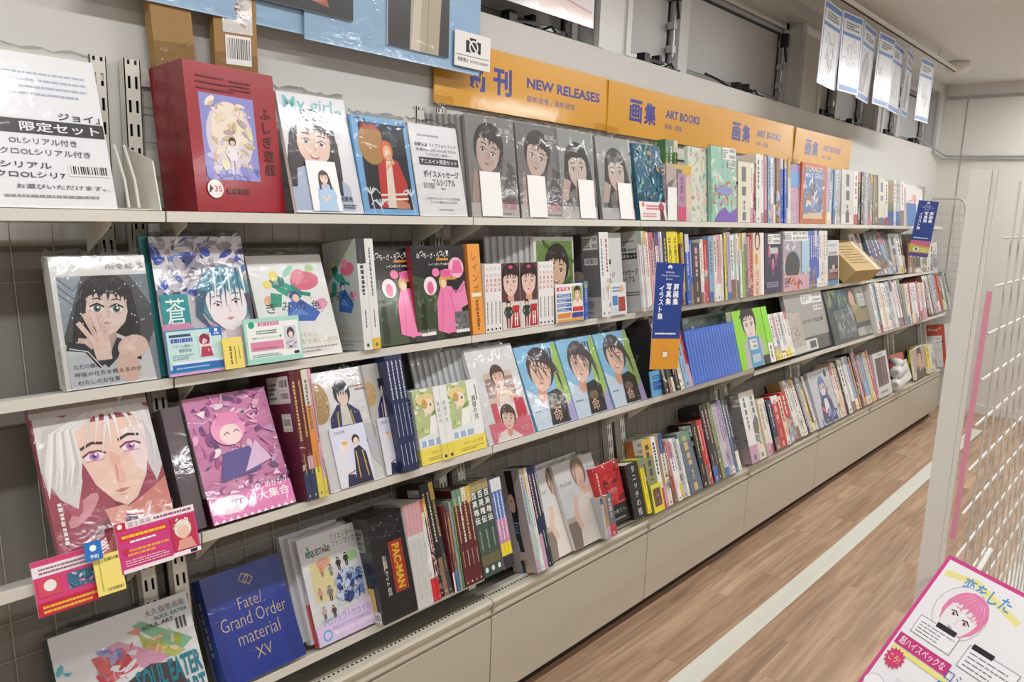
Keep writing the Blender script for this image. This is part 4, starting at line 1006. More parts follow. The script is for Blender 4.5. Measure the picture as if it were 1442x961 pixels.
def art_pinkart(A):
    busy(['#d884b4', '#e8a8c8', '#b8609c', '#f0c8dc', '#8a4a86', '#e07ab0', '#c498c4', '#6a4a78', '#f4dce6'], '#d48ab4', 120, .03, .12, 31)(A)
    r = A.r; A.ell(.42, r * .7, .2, .18, '#eaa0c4'); A.ell(.44, r * .66, .13, .12, '#f4d8d4'); A.line([(.36, r * .66), (.4, r * .68), (.43, r * .66)], .012, '#7a3a5a'); A.line([(.48, r * .67), (.51, r * .69), (.55, r * .67)], .012, '#7a3a5a'); A.poly([(.28, r * .74), (.6, r * .74), (.55, r * .84), (.34, r * .84)], '#e48ab8')
    A.poly([(.2, r * .3), (.7, r * .34), (.62, r * .54), (.3, r * .52)], '#5a4f8e'); A.poly([(.5, r * .34), (.85, r * .4), (.7, r * .58)], '#d8b8d8')
    A.rect(0, 0, 1, r * .2, '#dc7ab0'); A.text('はじめかな!?', .52, r * .175, .95, r * .225, '#f8e8f0', .0); A.text('大集合', .56, r * .09, .96, r * .165, '#fdf4f8', .006)
    A.ell(.24, r * .12, .2, .1, '#f2e2ee'); A.text('SWEET', .1, r * .1, .38, r * .15, '#8a6ab4', .03)
    for k in range(12): A.poly([(k / 12, 0), (k / 12 + .06, 0), (k / 12 + .03, .04)], '#f4e4ee')
def art_warrior(v):
    def f(A):
        r = A.r; bg = ['#e6e6e6', '#b4b2ae'][v]; A.rect(0, 0, 1, r, bg)  # second ground darkened, the shade on that copy put into its colour
        A.ell(.1, r * .74, .2, .32, '#b89a6a'); A.scatter(50, ['#c9ad7c', '#9f8254', '#d8c296'], .01, .03, (0, r * .6, .26, r * .92), 3)
        A.poly([(.18, r * .3), (.86, r * .34), (.8, r * .62), (.62, r * .7), (.42, r * .7), (.26, r * .6)], '#2a2f68'); A.poly([(.44, r * .52), (.64, r * .52), (.6, r * .7), (.48, r * .7)], '#e6dfd6')
        A.line([(.36, r * .44), (.66, r * .44)], .06, '#8d8450'); A.line([(.36, r * .5), (.66, r * .5)], .03, '#b5a25c'); A.line([(.4, r * .64), (.36, r * .38)], .03, '#b5a25c'); A.line([(.64, r * .64), (.7, r * .38)], .03, '#b5a25c')
        A.ell(.55, r * .8, .15, .2, '#20222e'); A.ell(.55, r * .765, .1, .14, '#ecd3c4')
        for k in range(6): x = .44 + k * .045; A.poly([(x - .04, r * .86), (x + .05, r * .86), (x + .0, r * .77)], '#20222e')
        A.poly([(.86, r * .2), (1, r * .1), (1, r * .5), (.8, r * .5)], '#cfd0d8'); A.rect(.72, r * .83, .96, r * .845, '#9a7a54'); A.rect(.8, r * .8, 1, r * .812, '#9a7a54')
        A.fine(.72, r * .92, .9, r * .95, 1, '#777', 4)
    return f
def art_warrior_card(A):
    r = A.r; A.rect(0, 0, 1, r, '#d4d8ea'); A.text('刀剣乱舞', .1, r * .88, .42, r * .94, '#6a5a50', .0)
    A.poly([(.0, 0), (.45, 0), (.4, r * .6), (.2, r * .72), (.0, r * .5)], '#dcdce4'); A.ell(.34, r * .68, .12, .13, '#e9e6e6'); A.ell(.36, r * .66, .08, .09, '#efd2c2'); A.ell(.35, r * .72, .09, .05, '#e0b070')
    A.poly([(.45, 0), (.95, 0), (.9, r * .5), (.75, r * .64), (.58, r * .6)], '#2a2740'); A.line([(.62, r * .55), (.6, r * .1)], .03, '#c8a858'); A.line([(.8, r * .55), (.84, r * .1)], .03, '#c8a858'); A.ell(.68, r * .74, .11, .13, '#2b2426'); A.ell(.68, r * .71, .08, .1, '#edccba'); A.poly([(.2, 0), (.5, 0), (.46, r * .18), (.26, r * .2)], '#272c50'); A.line([(.28, r * .2), (.5, r * .24)], .03, '#b04a4a')
def art_novel(A):
    r = A.r; A.rect(0, 0, 1, r, '#e9ece8'); A.rect(.0, r * .24, .66, r, '#b4c48a'); A.scatter(40, ['#8fae66', '#c8d49a', '#dfe4c4', '#7a9a58', '#e9e6cf'], .04, .12, (.0, r * .4, .64, r), 6)
    A.ell(.34, r * .86, .26, .13, '#e2cf92'); A.ell(.4, r * .76, .16, .17, '#f2dcc8'); A.ell(.3, r * .8, .08, .1, '#c8a05a'); A.ell(.47, r * .78, .025, .03, '#3a2c28'); A.poly([(.3, r * .34), (.62, r * .36), (.66, r * .64), (.42, r * .62)], '#f0eeea')
    A.poly([(0, r * .24), (.7, r * .28), (.66, r * .42), (0, r * .36)], '#dfe6e4'); A.rect(.08, r * .24, .66, r * .32, '#9fb4d4'); A.rect(.2, r * .24, .26, r * .34, '#e8eef4'); A.rect(.42, r * .24, .48, r * .34, '#e8eef4')
    A.vtext('真昼の月', .82, r * .78, .13, '#2c2c2e', -.006, 1.05); A.vfine(.9, .94, r * .7, r * .92, '#777', 4)
    A.rect(0, 0, 1, r * .22, '#ecd95c'); A.text('本屋さんも大絶賛', .3, r * .12, .9, r * .165, '#9a8420', .0); A.fine(.2, r * .04, .92, r * .09, 2, '#a8942c', 3)
def art_woman_white(A):
    r = A.r; A.rect(0, 0, 1, r, '#dfdfe0'); A.rect(.24, r * .12, .84, r * .72, '#d8c4b4'); A.clip = (.24, 0, 1, r * .86)
    A.rect(.24, r * .46, .84, r * .66, '#a88a80'); head(A, .54, r * .66, .12, '#5a4238', '#eecbb6', '#4a3028', .1, False, None, .9, False, 6); A.poly([(.3, r * .3), (.82, r * .3), (.74, r * .5), (.6, r * .56), (.44, r * .54)], '#ecc6b2'); A.poly([(.4, r * .32), (.7, r * .32), (.66, r * .46), (.46, r * .46)], '#efe4dc'); A.poly([(.7, r * .1), (.96, r * .1), (.94, r * .4), (.74, r * .42)], '#cf3f52'); A.poly([(.24, r * .1), (.4, r * .1), (.36, r * .4), (.24, r * .4)], '#d85a68')
    A.clip = (0, 0, 1, r); A.rect(.36, r * .2, .72, r * .36, '#eceae8'); A.rect(.1, 0, .98, r * .2, '#e0768a'); head(A, .52, r * .22, .13, '#5a4238', '#eecbb6', '#4a3028', -.2, False, '#f0e2da', .9, True, 6); A.text('真夏', .72, r * .05, .9, r * .11, '#f0b0ba', .0); A.text('美優', .12, r * .05, .28, r * .11, '#f0b0ba', .0)
def art_hairface(v):
    def f(A):
        r = A.r; A.rect(0, 0, 1, r, '#8fc4e4'); A.poly([(.55, 0), (1, 0), (1, r * .95), (.9, r), (.75, r * .55)], '#a8c86a'); A.poly([(.6, 0), (1, 0), (1, r * .3)], '#b4a8dc'); A.poly([(.0, 0), (.5, 0), (.4, r * .3), (0, r * .5)], '#cfdfec')
        head(A, .46, r * .66, .25, '#4b4448', '#ecc7b4', '#3a2c28', -.3 + .04 * v, False, None, .8, v == 2, 8)
        R = random.Random(v + 3)
        for k in range(9 if v < 2 else 4): x = .25 + .06 * k; A.line([(x + .1, r * .93), (x + R.uniform(0, .1), r * .76), (x + .15 + R.uniform(-.1, .1), r * .55)], .035, '#524a4e', True)
        A.line([(.72, r * .8), (.84, r * .6), (.86, r * .4)], .12, '#4b4448', True)
        A.poly([(.36, .02), (.82, .02), (.86, r * .34), (.7, r * .43), (.46, r * .4)], '#2c2622'); A.ell(.58, r * .24, .12, .08, '#7a624a')
        A.text('命', .46, r * .05, .66, r * .2, '#efc6b4', .0); A.fine(.06, r * .2, .26, r * .23, 1, '#7a94b0', v)
    return f
def art_soul(A):
    r = A.r; A.rect(0, 0, 1, r, '#e9e9ea')
    A.poly([(.55, r * .86), (.62, r * .88), (.97, r * .58), (.85, r * .5)], '#86c09a'); A.poly([(.58, r * .8), (.64, r * .72), (.9, r * .5), (.8, r * .48), (.6, r * .62)], '#b9c26a'); A.poly([(.5, r * .82), (.6, r * .84), (.6, r * .76)], '#e89a90'); A.scatter(26, ['#d8a070', '#c8d080', '#e8c89a', '#a8b850'], .02, .05, (.62, r * .54, .86, r * .72), 3)
    A.poly([(.3, r * .76), (.44, r * .78), (.78, r * .5), (.6, r * .46)], '#d8a0b8'); A.poly([(.24, r * .72), (.46, r * .72), (.54, r * .52), (.3, r * .46)], '#d86a68'); A.scatter(30, ['#7a8ac8', '#e8e4f0', '#c84a50', '#b0a8d8'], .02, .06, (.26, r * .48, .52, r * .74), 5)
    A.poly([(.2, r * .3), (.42, r * .42), (.62, r * .5), (.8, r * .44), (.86, r * .2), (.3, 0), (.12, 0)], '#4a4648'); A.ell(.14, r * .44, .1, .11, '#d8ac5c'); A.ell(.13, r * .4, .07, .08, '#efc8a8'); A.scatter(24, ['#e8b040', '#f0d8a0', '#c87830', '#3aa0a8'], .02, .06, (.4, 0, .7, r * .2), 7)
    A.scatter(10, ['#b8c84a', '#5ab4c8', '#e8c84a'], .02, .05, (0, r * .3, .1, r * .75), 9)
    A.text('大久保篤画集', .66, r * .89, .97, r * .95, '#7d8488', .0); A.text('SOUL EATER', .72, r * .84, .98, r * .875, '#3f9aa0', .02); A.text('SOUL ART', .62, r * .79, .86, r * .825, '#4a4e50', .02)
    for k in range(3): A.rect(.87 + .03 * k, r * .7, .885 + .03 * k, r * .8, '#3a3c3e')
    A.text('SOUL EATER', .5, r * .28, .99, r * .48, '#1f8a9c', .03); A.text('SOUL ART', .6, r * .05, .99, r * .26, '#1f8a9c', .03)
def art_fgo(A):
    r = A.r; A.rect(0, 0, 1, r, '#12308c'); A.poly([(.1, 0), (.8, 0), (.86, r), (.14, r)], '#16369a'); g = '#d2bd84'
    for x, y in ((.5, .885), (.55, .865)): A.line([(x, r * (y + .05)), (x - .06, r * y), (x, r * (y - .05)), (x + .06, r * y), (x, r * (y + .05))], .014, g)
    A.text('Fate/', .36, r * .62, .66, r * .73, g, -.012); A.text('Grand Order', .1, r * .47, .92, r * .59, g, -.012); A.text('material', .26, r * .31, .78, r * .43, g, -.012); A.text('XV', .42, r * .15, .62, r * .25, g, -.006)
def art_fgo_side(A): A.rect(0, 0, 1, A.r, '#1c3f9c'); A.vfine(.35, .6, A.r * .3, A.r * .8, '#a89a70', 2); A.rect(0, 0, .25, A.r, '#7a7a86')
def art_creator(A):
    r = A.r; A.rect(0, 0, 1, r, '#eceef0'); A.text('クリエイター', .55, r * .895, .95, r * .955, '#3c3e44', .0); A.text('ファンブック', .56, r * .83, .97, r * .89, '#3c3e44', .0); A.text('REQUESTAGE!', .1, r * .8, .52, r * .87, '#2f4f4c', .03); A.scatter(8, ['#d85060', '#4ab08a', '#58a8c8'], .015, .04, (.12, r * .79, .5, r * .9), 4)
    A.poly([(.1, r * .38), (.46, r * .36), (.5, r * .78), (.12, r * .74)], '#f0e6b0'); A.ell(.35, r * .72, .12, .08, '#f0b8a0'); A.ell(.84, r * .7, .12, .08, '#b4dca4')
    for x, y, hh, c1, c2, c3 in ((.3, .6, .17, '#8a6a58', '#e8a070', '#7a6a60'), (.45, .58, .17, '#2c2a30', '#a8a8c8', '#3a3a50'), (.6, .6, .2, '#26242a', '#2c2c34', '#26262c'), (.74, .62, .2, '#2c2426', '#2a2a30', '#2a2a30'), (.2, .4, .17, '#c8504a', '#e8b0a0', '#6a5a50'), (.36, .36, .22, '#8a6048', '#8a8a90', '#3a4a6a'), (.2, .22, .18, '#c88a60', '#d8c0b0', '#5a4a44'), (.36, .2, .18, '#5a3a2c', '#5a4a40', '#3a3230'), (.28, .08, .15, '#2a2830', '#3a3a44', '#2a2a34')):
        figure(A, x, r * y, hh, c1, c2, c3)
    A.poly([(.46, r * .28), (.98, r * .3), (.96, r * .62), (.5, r * .56)], '#dfe6f2'); A.scatter(110, ['#4a62a8', '#2c3f7c', '#8aa4d8', '#b8c8e8', '#3a3f5a', '#6a86c8'], .025, .08, (.5, r * .3, .94, r * .58), 12)
    A.poly([(0, 0), (1, 0), (1, r * .27), (.6, r * .23), (0, r * .16)], '#d4c0e4'); A.text('プロジェクトセカイの', .12, r * .155, .96, r * .225, '#7a8ac0', .0); A.text('点以上のイラストを収録した', .26, r * .1, .92, r * .135, '#6a5a80', .0); A.text('初のクリエイターブックが発売', .28, r * .045, .97, r * .09, '#fdfbff', .01); A.ell(.16, r * .075, .08, .08, '#58a8d8'); A.ell(.16, r * .075, .055, .055, '#d4c0e4')
def art_pac_spine(A):
    r = A.r; A.rect(0, 0, 1, r, '#1a1a1c'); A.rect(.48, r * .24, .86, r * .72, '#d8402c'); A.rect(.51, r * .25, .83, r * .71, '#1a1a1c'); A.rect(.53, r * .255, .81, r * .705, '#c8472c')
    A.text('PAC-MAN', .57, r * .27, .78, r * .69, '#f2cf3a', .03, rot=-90)
    A.vtext('お部屋ライト', .3, r * .62, .12, '#efece6', .015, 1.0); A.text('BOOK', .25, r * .235, .36, r * .31, '#efece6', .02, rot=-90)
def art_pac_side(A):
    r = A.r; A.rect(0, 0, 1, r, '#232326'); A.rect(.1, r * .68, .8, r * .9, '#8a8a86'); A.fine(.15, r * .7, .75, r * .88, 4, '#55554f', 2); A.rect(.25, r * .1, .85, r * .34, '#cbb45a'); A.rect(.3, 0, .95, r * .12, '#c8c8ca'); A.barcode(.55, r * .02, .92, r * .1, 6)
def art_white_woman4(A):
    r = A.r; A.rect(0, 0, 1, r, '#dadada'); A.rect(0, 0, .55, r * .3, '#8d8078'); A.rect(0, r * .3, .6, r * .36, '#c0b6ac')
    A.poly([(.2, 0), (.95, .0), (.9, r * .4), (.78, r * .66), (.46, r * .64), (.32, r * .4)], '#e4dcd4'); A.poly([(.5, r * .64), (.76, r * .66), (.7, r * .56), (.56, r * .55)], '#e3c3b2'); A.ell(.56, r * .84, .17, .24, '#8f7a6c'); A.ell(.55, r * .8, .12, .18, '#e2bfae'); A.poly([(.5, r * .62), (.64, r * .62), (.62, r * .74), (.52, r * .74)], '#dcb8a6')
    A.line([(.34, r * .56), (.24, r * .36), (.3, r * .2)], .1, '#e2c4b4'); A.text('Relief', .08, r * .72, .34, r * .77, '#8a8a8a', -.004); A.line([(.44, r * .7), (.5, r * .9), (.6, r * .98)], .03, '#9a8678')
def art_face_dark(A):
    r = A.r; A.rect(0, 0, 1, r, '#b4aaa8'); A.k = .62; A.o = .4; A.poly([(0, 0), (.55, 0), (.5, r * .3), (0, r * .4)], '#c8b4ac'); A.poly([(0, r * .3), (.3, r * .35), (.45, r * .6), (.5, r), (0, r)], '#1a1c24'); A.ell(.14, r * .68, .2, .3, '#d8b09c'); A.poly([(0, r * .8), (.36, r * .74), (.44, r), (0, r)], '#15161c'); A.ell(.12, r * .7, .05, .025, '#2a1c1c'); A.poly([(.02, r * .54), (.3, r * .5), (.4, r * .2), (.1, r * .2)], '#27323e'); A.fine(.05, r * .38, .36, r * .5, 4, '#5fb0c0', 3); A.rect(.0, .0, .25, r * .12, '#2c4a48'); A.ell(.4, r * .1, .12, .1, '#c89a84')
def art_redbook(A):
    r = A.r; A.rect(0, 0, 1, r, '#c8242e'); A.scatter(26, ['#a8141e', '#e04a4a', '#7c0f18', '#d8343c'], .05, .2, (.3, r * .3, 1, r), 4); A.rect(0, 0, 1, r * .3, '#1c1c1e'); A.text('と孤の果てへ', .14, r * .15, .92, r * .22, '#d8d4d0', .0); A.fine(.3, r * .04, .85, r * .1, 1, '#a8a8a8', 4); A.vfine(.1, .16, r * .5, r * .9, '#efe4e0', 3); A.text('の怪作', .4, r * .5, .75, r * .58, '#f2dcd8', .0)
def art_shoya(A):
    r = A.r; A.rect(0, 0, 1, r, '#b8402a'); A.text('Shoya Shoei', .08, r * .83, .78, r * .92, '#f0dfd4', .01); A.text('*', .82, r * .88, .88, r * .94, '#f0dfd4', .01)
    A.rect(.1, 0, .9, r * .74, '#d4d4d2'); A.barcode(.68, r * .63, .86, r * .7, 3); A.barcode(.68, r * .54, .86, r * .6, 4); A.barcode(.62, r * .38, .86, r * .44, 5); A.ell(.92, r * .6, .04, .04, '#3a2a50')
def art_aivoice(A):
    r = A.r; A.rect(0, 0, 1, r, '#c4c6cc'); A.text('A.I.VOICE', .1, r * .86, .62, r * .94, '#5a5c66', .0); A.ell(.8, r * .9, .07, .07, '#33343c')
    head(A, .52, r * .66, .13, '#5f78b4', '#efd6cc', '#3a5a9c', .05, True, '#3f4f86', 1.8, False, 7); A.poly([(.2, .02), (.9, .02), (.78, r * .42), (.66, r * .52), (.38, r * .52), (.3, r * .4)], '#3c4672'); A.poly([(.4, r * .2), (.66, r * .2), (.6, r * .46), (.46, r * .46)], '#dfe2ec'); A.scatter(24, ['#7a9cd0', '#2a3158', '#a8bce4', '#c8687c'], .03, .09, (.15, 0, .9, r * .3), 5); A.scatter(8, ['#d07a88'], .02, .05, (.7, r * .4, .95, r * .7), 6)
def art_greencover(A):
    r = A.r; A.rect(0, 0, 1, r, '#8fd430'); A.poly([(.18, 0), (.86, 0), (.9, r * .4), (.66, r * .58), (.36, r * .56), (.22, r * .4)], '#b8b4b4'); head(A, .5, r * .74, .2, '#201c22', '#e2cfc8', '#4a4648', .04, False, None, 1.3, False, 7, lips='#a8807c', shade='#bba49c'); A.line([(.22, r * .86), (.3, r * .95), (.34, r * .8)], .03, '#201c22')
    A.rect(.36, 0, .74, r * .52, '#4f9cc4'); A.rect(.4, r * .3, .66, r * .48, '#d8dcdc'); A.barcode(.46, r * .4, .64, r * .46, 3); A.barcode(.46, r * .32, .64, r * .38, 4); A.rect(.78, 0, 1, r * .16, '#2a2a2e'); A.rect(.4, r * .08, .68, r * .22, '#b4c4cc')
def art_grey_manga(A):
    r = A.r; A.rect(0, 0, 1, r, '#9d9c98'); A.text('このたび結婚', .26, r * .47, .9, r * .54, '#1c1c1e', .02); A.rect(.2, 0, 1, r * .24, '#4a4a48'); A.rect(.24, r * .02, .62, r * .2, '#d6d6d4'); A.rect(.42, r * .05, .58, r * .17, '#4a4a4c'); stickers(A, .42, 3, .8); A.barcode(.7, r * .67, .95, r * .75, 7)
def art_photo_dark(A):
    r = A.r; A.rect(0, 0, 1, r, '#53595c'); A.rect(.14, r * .45, .78, r * .98, '#24565e'); A.scatter(26, ['#1c3f48', '#3a7a72', '#2a6a80', '#8a9a60'], .06, .16, (.14, r * .5, .75, r * .98), 3); A.ell(.64, r * .8, .1, .13, '#2a2022'); A.ell(.64, r * .76, .07, .09, '#dcb49a'); A.poly([(.56, r * .5), (.8, r * .5), (.74, r * .68), (.6, r * .68)], '#c8b088'); A.rect(.14, r * .08, .6, r * .62, '#7d868a'); A.scatter(50, ['#9aa4a8', '#5f696e', '#b8c0c2', '#6f7a80'], .02, .06, (.14, r * .1, .58, r * .6), 8); A.rect(.78, r * .6, .98, r * .98, '#cfcfca'); A.barcode(.8, r * .84, .96, r * .92, 3); A.barcode(.8, r * .74, .96, r * .8, 4); A.rect(.62, r * .3, .98, r * .56, '#a89a78'); A.rect(.6, r * .04, .98, r * .2, '#a8a8a4')
def art_flowers(A):
    busy(['#a8d4c4', '#7fb8a8', '#c8dccc', '#d8e4d4', '#8fc0c8'], '#9cc8b8', 40, .06, .2, 3)(A); r = A.r
    A.scatter(50, ['#d8603c', '#e08a4a', '#c8483a', '#e8b080'], .02, .06, (.0, r * .22, 1, r * .62), 5, .7, .1); A.poly([(.1, 0), (1, 0), (1, r * .2), (.7, r * .12), (.5, r * .2), (.3, r * .14)], '#7a5ab8'); A.ell(.5, r * .42, .34, .08, '#8a94c8'); stickers(A, .42, 8, .84); A.barcode(.64, r * .74, .92, r * .82, 2)
def art_pastel(A):
    busy(['#f0c8b8', '#a8d8c8', '#e8b0a0', '#c8e0d8', '#b8a4d8', '#f0e0c8', '#d88ab0', '#8ab8d8'], '#d8dcc8', 70, .04, .13, 9)(A)
def art_orange(A):
    r = A.r; A.rect(0, 0, 1, r, '#c4623a'); A.rect(.1, r * .08, .88, r * .92, '#5f7fae'); A.scatter(60, ['#e8d0c0', '#b86a5a', '#d8e0e8', '#7a3a34', '#3a9a7a', '#c8a090', '#8aa8d0'], .03, .1, (.1, r * .1, .88, r * .7), 6); A.text('TOKAGO', .14, r * .86, .8, r * .95, '#f0dcd0', .01); A.text('MAX GIRLS', .14, r * .76, .84, r * .84, '#dfe8f4', .01); A.poly([(.1, r * .08), (.88, r * .08), (.86, r * .2), (.12, r * .16)], '#d8c0a0')
def art_bluepink(A):
    busy(['#d8a8b8', '#b88aa0', '#e8d0d8', '#9a7890', '#c8c0d0'], '#c0a4b4', 60, .03, .1, 5)(A); r = A.r; A.rect(0, r * .62, 1, r * .88, '#5f9cd8'); A.rect(0, r * .88, 1, r, '#9a86c0')
def art_tagsign(low):
    def f(A):
        r = A.r; A.rect(0, 0, 1, r, '#1d3f8e'); A.poly([(.44, r * .945), (.56, r * .945), (.58, r * .965), (.5, r * .985), (.42, r * .965)], '#f2f4f8'); A.rect(.47, r * .945, .53, r * .957, '#1d3f8e')
        A.text('animate', .36, r * .905, .66, r * .925, '#e8edf6', .0); A.text('Manga Collections', .22, r * .872, .84, r * .89, '#e8edf6', .0); A.text('Books', .38, r * .842, .62, r * .858, '#e8edf6', .0)
        A.vtext('原画集', .76, r * .81, .2, '#f4f6fa', .03, 1.02); A.vtext('写真集', .5, r * .81, .2, '#f4f6fa', .03, 1.02); A.vtext('イラスト集', .24, r * .79, .19, '#f4f6fa', .02, 1.02)
        A.fine(.1, r * .325, .92, r * .345, 1, '#e8edf6', 5, .8)
        if low: A.rect(0, 0, 1, r * .29, '#e0992c'); A.ell(.5, r * .14, .14, .14, '#c8882c'); A.rect(.42, r * .115, .58, r * .165, '#f0e8d0')
        else:
            A.rect(0, r * .16, 1, r * .29, '#c86a8c'); A.poly([(0, r * .06), (1, r * .06), (1, r * .18), (.5, r * .2), (0, r * .23)], '#c8b838'); A.rect(0, 0, 1, r * .07, '#5a4a94'); A.ell(.34, r * .13, .17, .14, '#efefe6'); A.rect(.28, r * .11, .4, r * .16, '#50566a')
            A.fine(.56, r * .09, .92, r * .16, 3, '#e8ecc0', 4)
    return f

# ---------------------------------------------------------------- top shelf
y, z = R1Y, R1Z + .001
book('white information sheet in a clear sleeve at the near end of the top shelf', 0.6251 - .212, y, z, .212, .297, .003, 17, name='paper_sign', cat='sign', pages=False, wrap=True, film=True, arts=[('front', 'sheet_print', art_sheet_left)])
be = thing('book_end', 'bent white metal book end beside the red box', 'book end', (0.7087, y, z))
MB().quadbox([(0, .0, 0), (.003, .0, 0), (.003, .15, 0), (0, .15, 0), (0, .03, .10), (.003, .03, .10), (.003, .15, .13), (0, .15, .13)]).build('upright_plate', 'shelf_paint', be)
MB().box(-.09, .0, .02, .16, 0, .002).build('foot_plate', 'shelf_paint', be)
wire = MB().tube([(-.03, .03, .004), (-.03, .045, .06), (-.03, .09, .13)], .003, 6).tube([(-.05, .03, .004), (-.05, .045, .06), (-.05, .09, .13)], .003, 6)
wire.build('side_wire', 'shelf_paint', be)
for i, (xa, w_, zt, cards) in enumerate(((.795, .09, 0, 0), (.915, .1, 0, 1))):
    t = thing('cardboard_box', ['tall narrow cardboard box leaning behind the red box, without a barcode', 'tall narrow cardboard box with barcode sticker behind the red box'][i], 'box', (xa, 1.742, z), (0, math.radians([-4, -1][i]), math.radians([0, -8][i])))
    ca = MB().box(0, w_, 0, .03, 0, 1.02).build('carton', 'kraft', t)
    MB().box(-.001, w_ + .001, -.0008, -.0002, .29, .36).build('clear_tape', 'clear_film', t)
    if i:
        A = Art(.07, .18); A.rect(0, 0, 1, A.r, '#d9d4cf'); A.scatter(50, ['#8a6a5a', '#c8b4a8', '#e8e6e4', '#b09a8a', '#f4f4f2'], .05, .16, None, 5); o = A.build('photo_print', 'print_wrap', ca, 'front', 0, 0, 0); o.location = (.02, -.0005, .405)
        A = Art(.06, .065); A.barcode(0, 0, 1, A.r, 4); o = A.build('barcode_sticker', 'print_matte', ca, 'front', 0, 0, 0); o.location = (.025, -.0005, .335)
book('thick dark red boxed set with a pale group portrait and vertical title', 0.7885, y, z, .236, .317, .118, 7, 9, name='boxed_set', cat='box', cover='#8e1020', pages=False, material='print_gloss', arts=[('front', 'front_print', art_red_box), ('left', 'side_print', art_red_side)])
b = book('white magazine with teal script title and smiling woman portrait', 1.03, y, z, .195, .297, .012, 17, name='magazine', cat='magazine', cover='white', spine='left', wrap=True, film=True, arts=[('front', 'cover_print', art_mygirl)])
child_card(b, 'inset_photo', .045, -.004, .004, .085, .125, .001, art_inset, 'print_wrap')
b = book('light blue framed live photo book of a singer in red coat', 1.2282, y, z, .182, .257, .012, 14, name='photo_book', cover='#7fb7e6', wrap=True, film=True, arts=[('front', 'cover_print', art_live)])
book('second copy of the light blue photo book standing behind the first', 1.2282 - .018, y + .016, z, .182, .257, .012, 14, name='photo_book', cover='#7fb7e6', wrap=True)
book('white information sheet with black band right of the light blue photo book', 1.4154, y, z, .182, .257, .003, 13.5, name='paper_sign', cat='sign', pages=False, wrap=True, film=True, arts=[('front', 'sheet_print', art_pop_live)])
GL = ['grey photo book with tilted face and short hair, nearest of the four grey ones', 'grey photo book with tilted face, second of the four grey ones', 'grey photo book with long-haired woman, third of the four grey ones', 'grey photo book with long-haired woman beside the blue green art book']
GX = [1.6161, 1.8371, 2.0346, 2.2749]
for i in range(4):
    b = book(GL[i], GX[i], y, z, .21, .297, .012, [8.5, 9, 9.5, 11][i], name='photo_book', cover='#8b8b8a', wrap=True, film=True, arts=[('front', 'cover_print', art_grey_girl(i))])
    child_card(b, 'blank_card', [.04, .035, .105, .108][i], -.005, .002, .088, .132, .001, blank_card, 'print_matte', label='blank white card')
for k in range(6):
    book(f'grey photo book copy behind the nearest grey photo book, {ORD[k]} from front', GX[0] - .012 - .012 * k, y + .016 + .0125 * k, z, .21, .297, .0118, 9, name='photo_book', cover='grey', group='copies behind the nearest grey photo book', wrap=True)
book('blue green art book with white band and small red figure', 2.5160, y, z, .192, .292, .014, 11, name='art_book', cover='#2d6a86', wrap=True, film=True, arts=[('front', 'cover_print', art_bluegreen)])
run('the three dark green backs behind the blue green art book', 2.83, 2.93, 1.69, z, .33, .06, ['green', 'green', 'green'], 3, same='dark green book back standing behind the blue green art book', group='dark green backs')
book('grey and mauve book with barcode stickers right of the blue green art book', 2.7077 , y - .002, z, 2.9069 - 2.7077, .225, .15, 5, name='novel', cover='#a9a7ad', spine='front', spinecol='#b98aa6', arts=[('front', 'spine_print', spine_marks('pink', 3)), ('left', 'cover_print', back_cover('#b0a2ae', 2))])
child_card(BOOKS[-1], 'blank_card', .004, -.004, .002, .07, .13, .001, blank_card, 'print_matte', label='blank white card')
child_card(BOOKS[-1], 'spine_panel', .085, -.003, .0, .065, .19, .001, lambda A: (A.rect(0, 0, 1, A.r, '#b58aa8'), A.rect(0, 0, 1, A.r * .3, '#cf4a72'), A.vtext('恋愛心', .5, A.r * .95, .5, '#3a2438', .0)), 'print_gloss')
book('pastel art book with mint and peach artwork, left of the teal flower book', 2.9249, y + .02, z, .19, .31, .016, 6, name='art_book', cover='#cfe0d4', wrap=True, arts=[('front', 'cover_print', art_pastel)])
book('teal art book with orange flowers and barcode stickers facing sideways', 3.0871, y + .0, z, 3.3256 - 3.0871, .325, .016, 5.5, name='art_book', cover='#8fc0ae', wrap=True, arts=[('front', 'cover_print', art_flowers)])
run('the top shelf run right of the teal flower book', 3.3400, 3.5276, y, z, .275, .14, ['cream:1.2', 'white:.25', 'red:.15', 'black:.15'], 5, seed=2, first=back_cover('#d9d4c6', 4, False, 6, ('#5a4038', '#3a2c28')))
run('the top shelf run behind the small cream book', 3.5354, 3.9323, y, z, .325, .14, ['white:1.4', 'white', 'pink:.7', 'navy:.5', 'sky', 'white', 'slate:.7', 'brown:1.2', 'lilac:.6', 'blue', 'blue:.8', 'purple:.6', 'white:.8'], 5.5, hv=.01, seed=3, wrap=True)
book('art book with blue sky and crowd of pink figures, wrapped', 3.9323, y, z, .15, .30, .01, 5, name='art_book', cover='#b49ab4', wrap=True, arts=[('front', 'cover_print', art_bluepink)])
book('orange framed art book with crowded battle artwork', 4.0536, y - .004, z, 4.4091 - 4.0536, .318, .012, 3, name='art_book', cover='#c4623a', wrap=True, arts=[('front', 'cover_print', art_orange)])
run('the top shelf run right of the orange framed art book', 4.4199, 4.6689, y, z, .315, .14, ['pink', 'sky', 'white', 'slate', 'sky', 'white', 'silver', 'slate'], 4, hv=.012, seed=4, wrap=True)
run('the top shelf run of pale grey volumes', 4.6807, 4.9659, y, z, .32, .15, ['#d0d0cb:3', 'white:1'], 5, seed=5, first=back_cover('#cfcfca', 6, True))
run('the top shelf run of dark wrapped volumes', 4.9789, 5.3511, y, z, .325, .15, ['black', 'charcoal', 'grey', 'silver', 'slate', 'grey', 'olive', 'charcoal'], 5, hv=.01, seed=6, wrap=True)
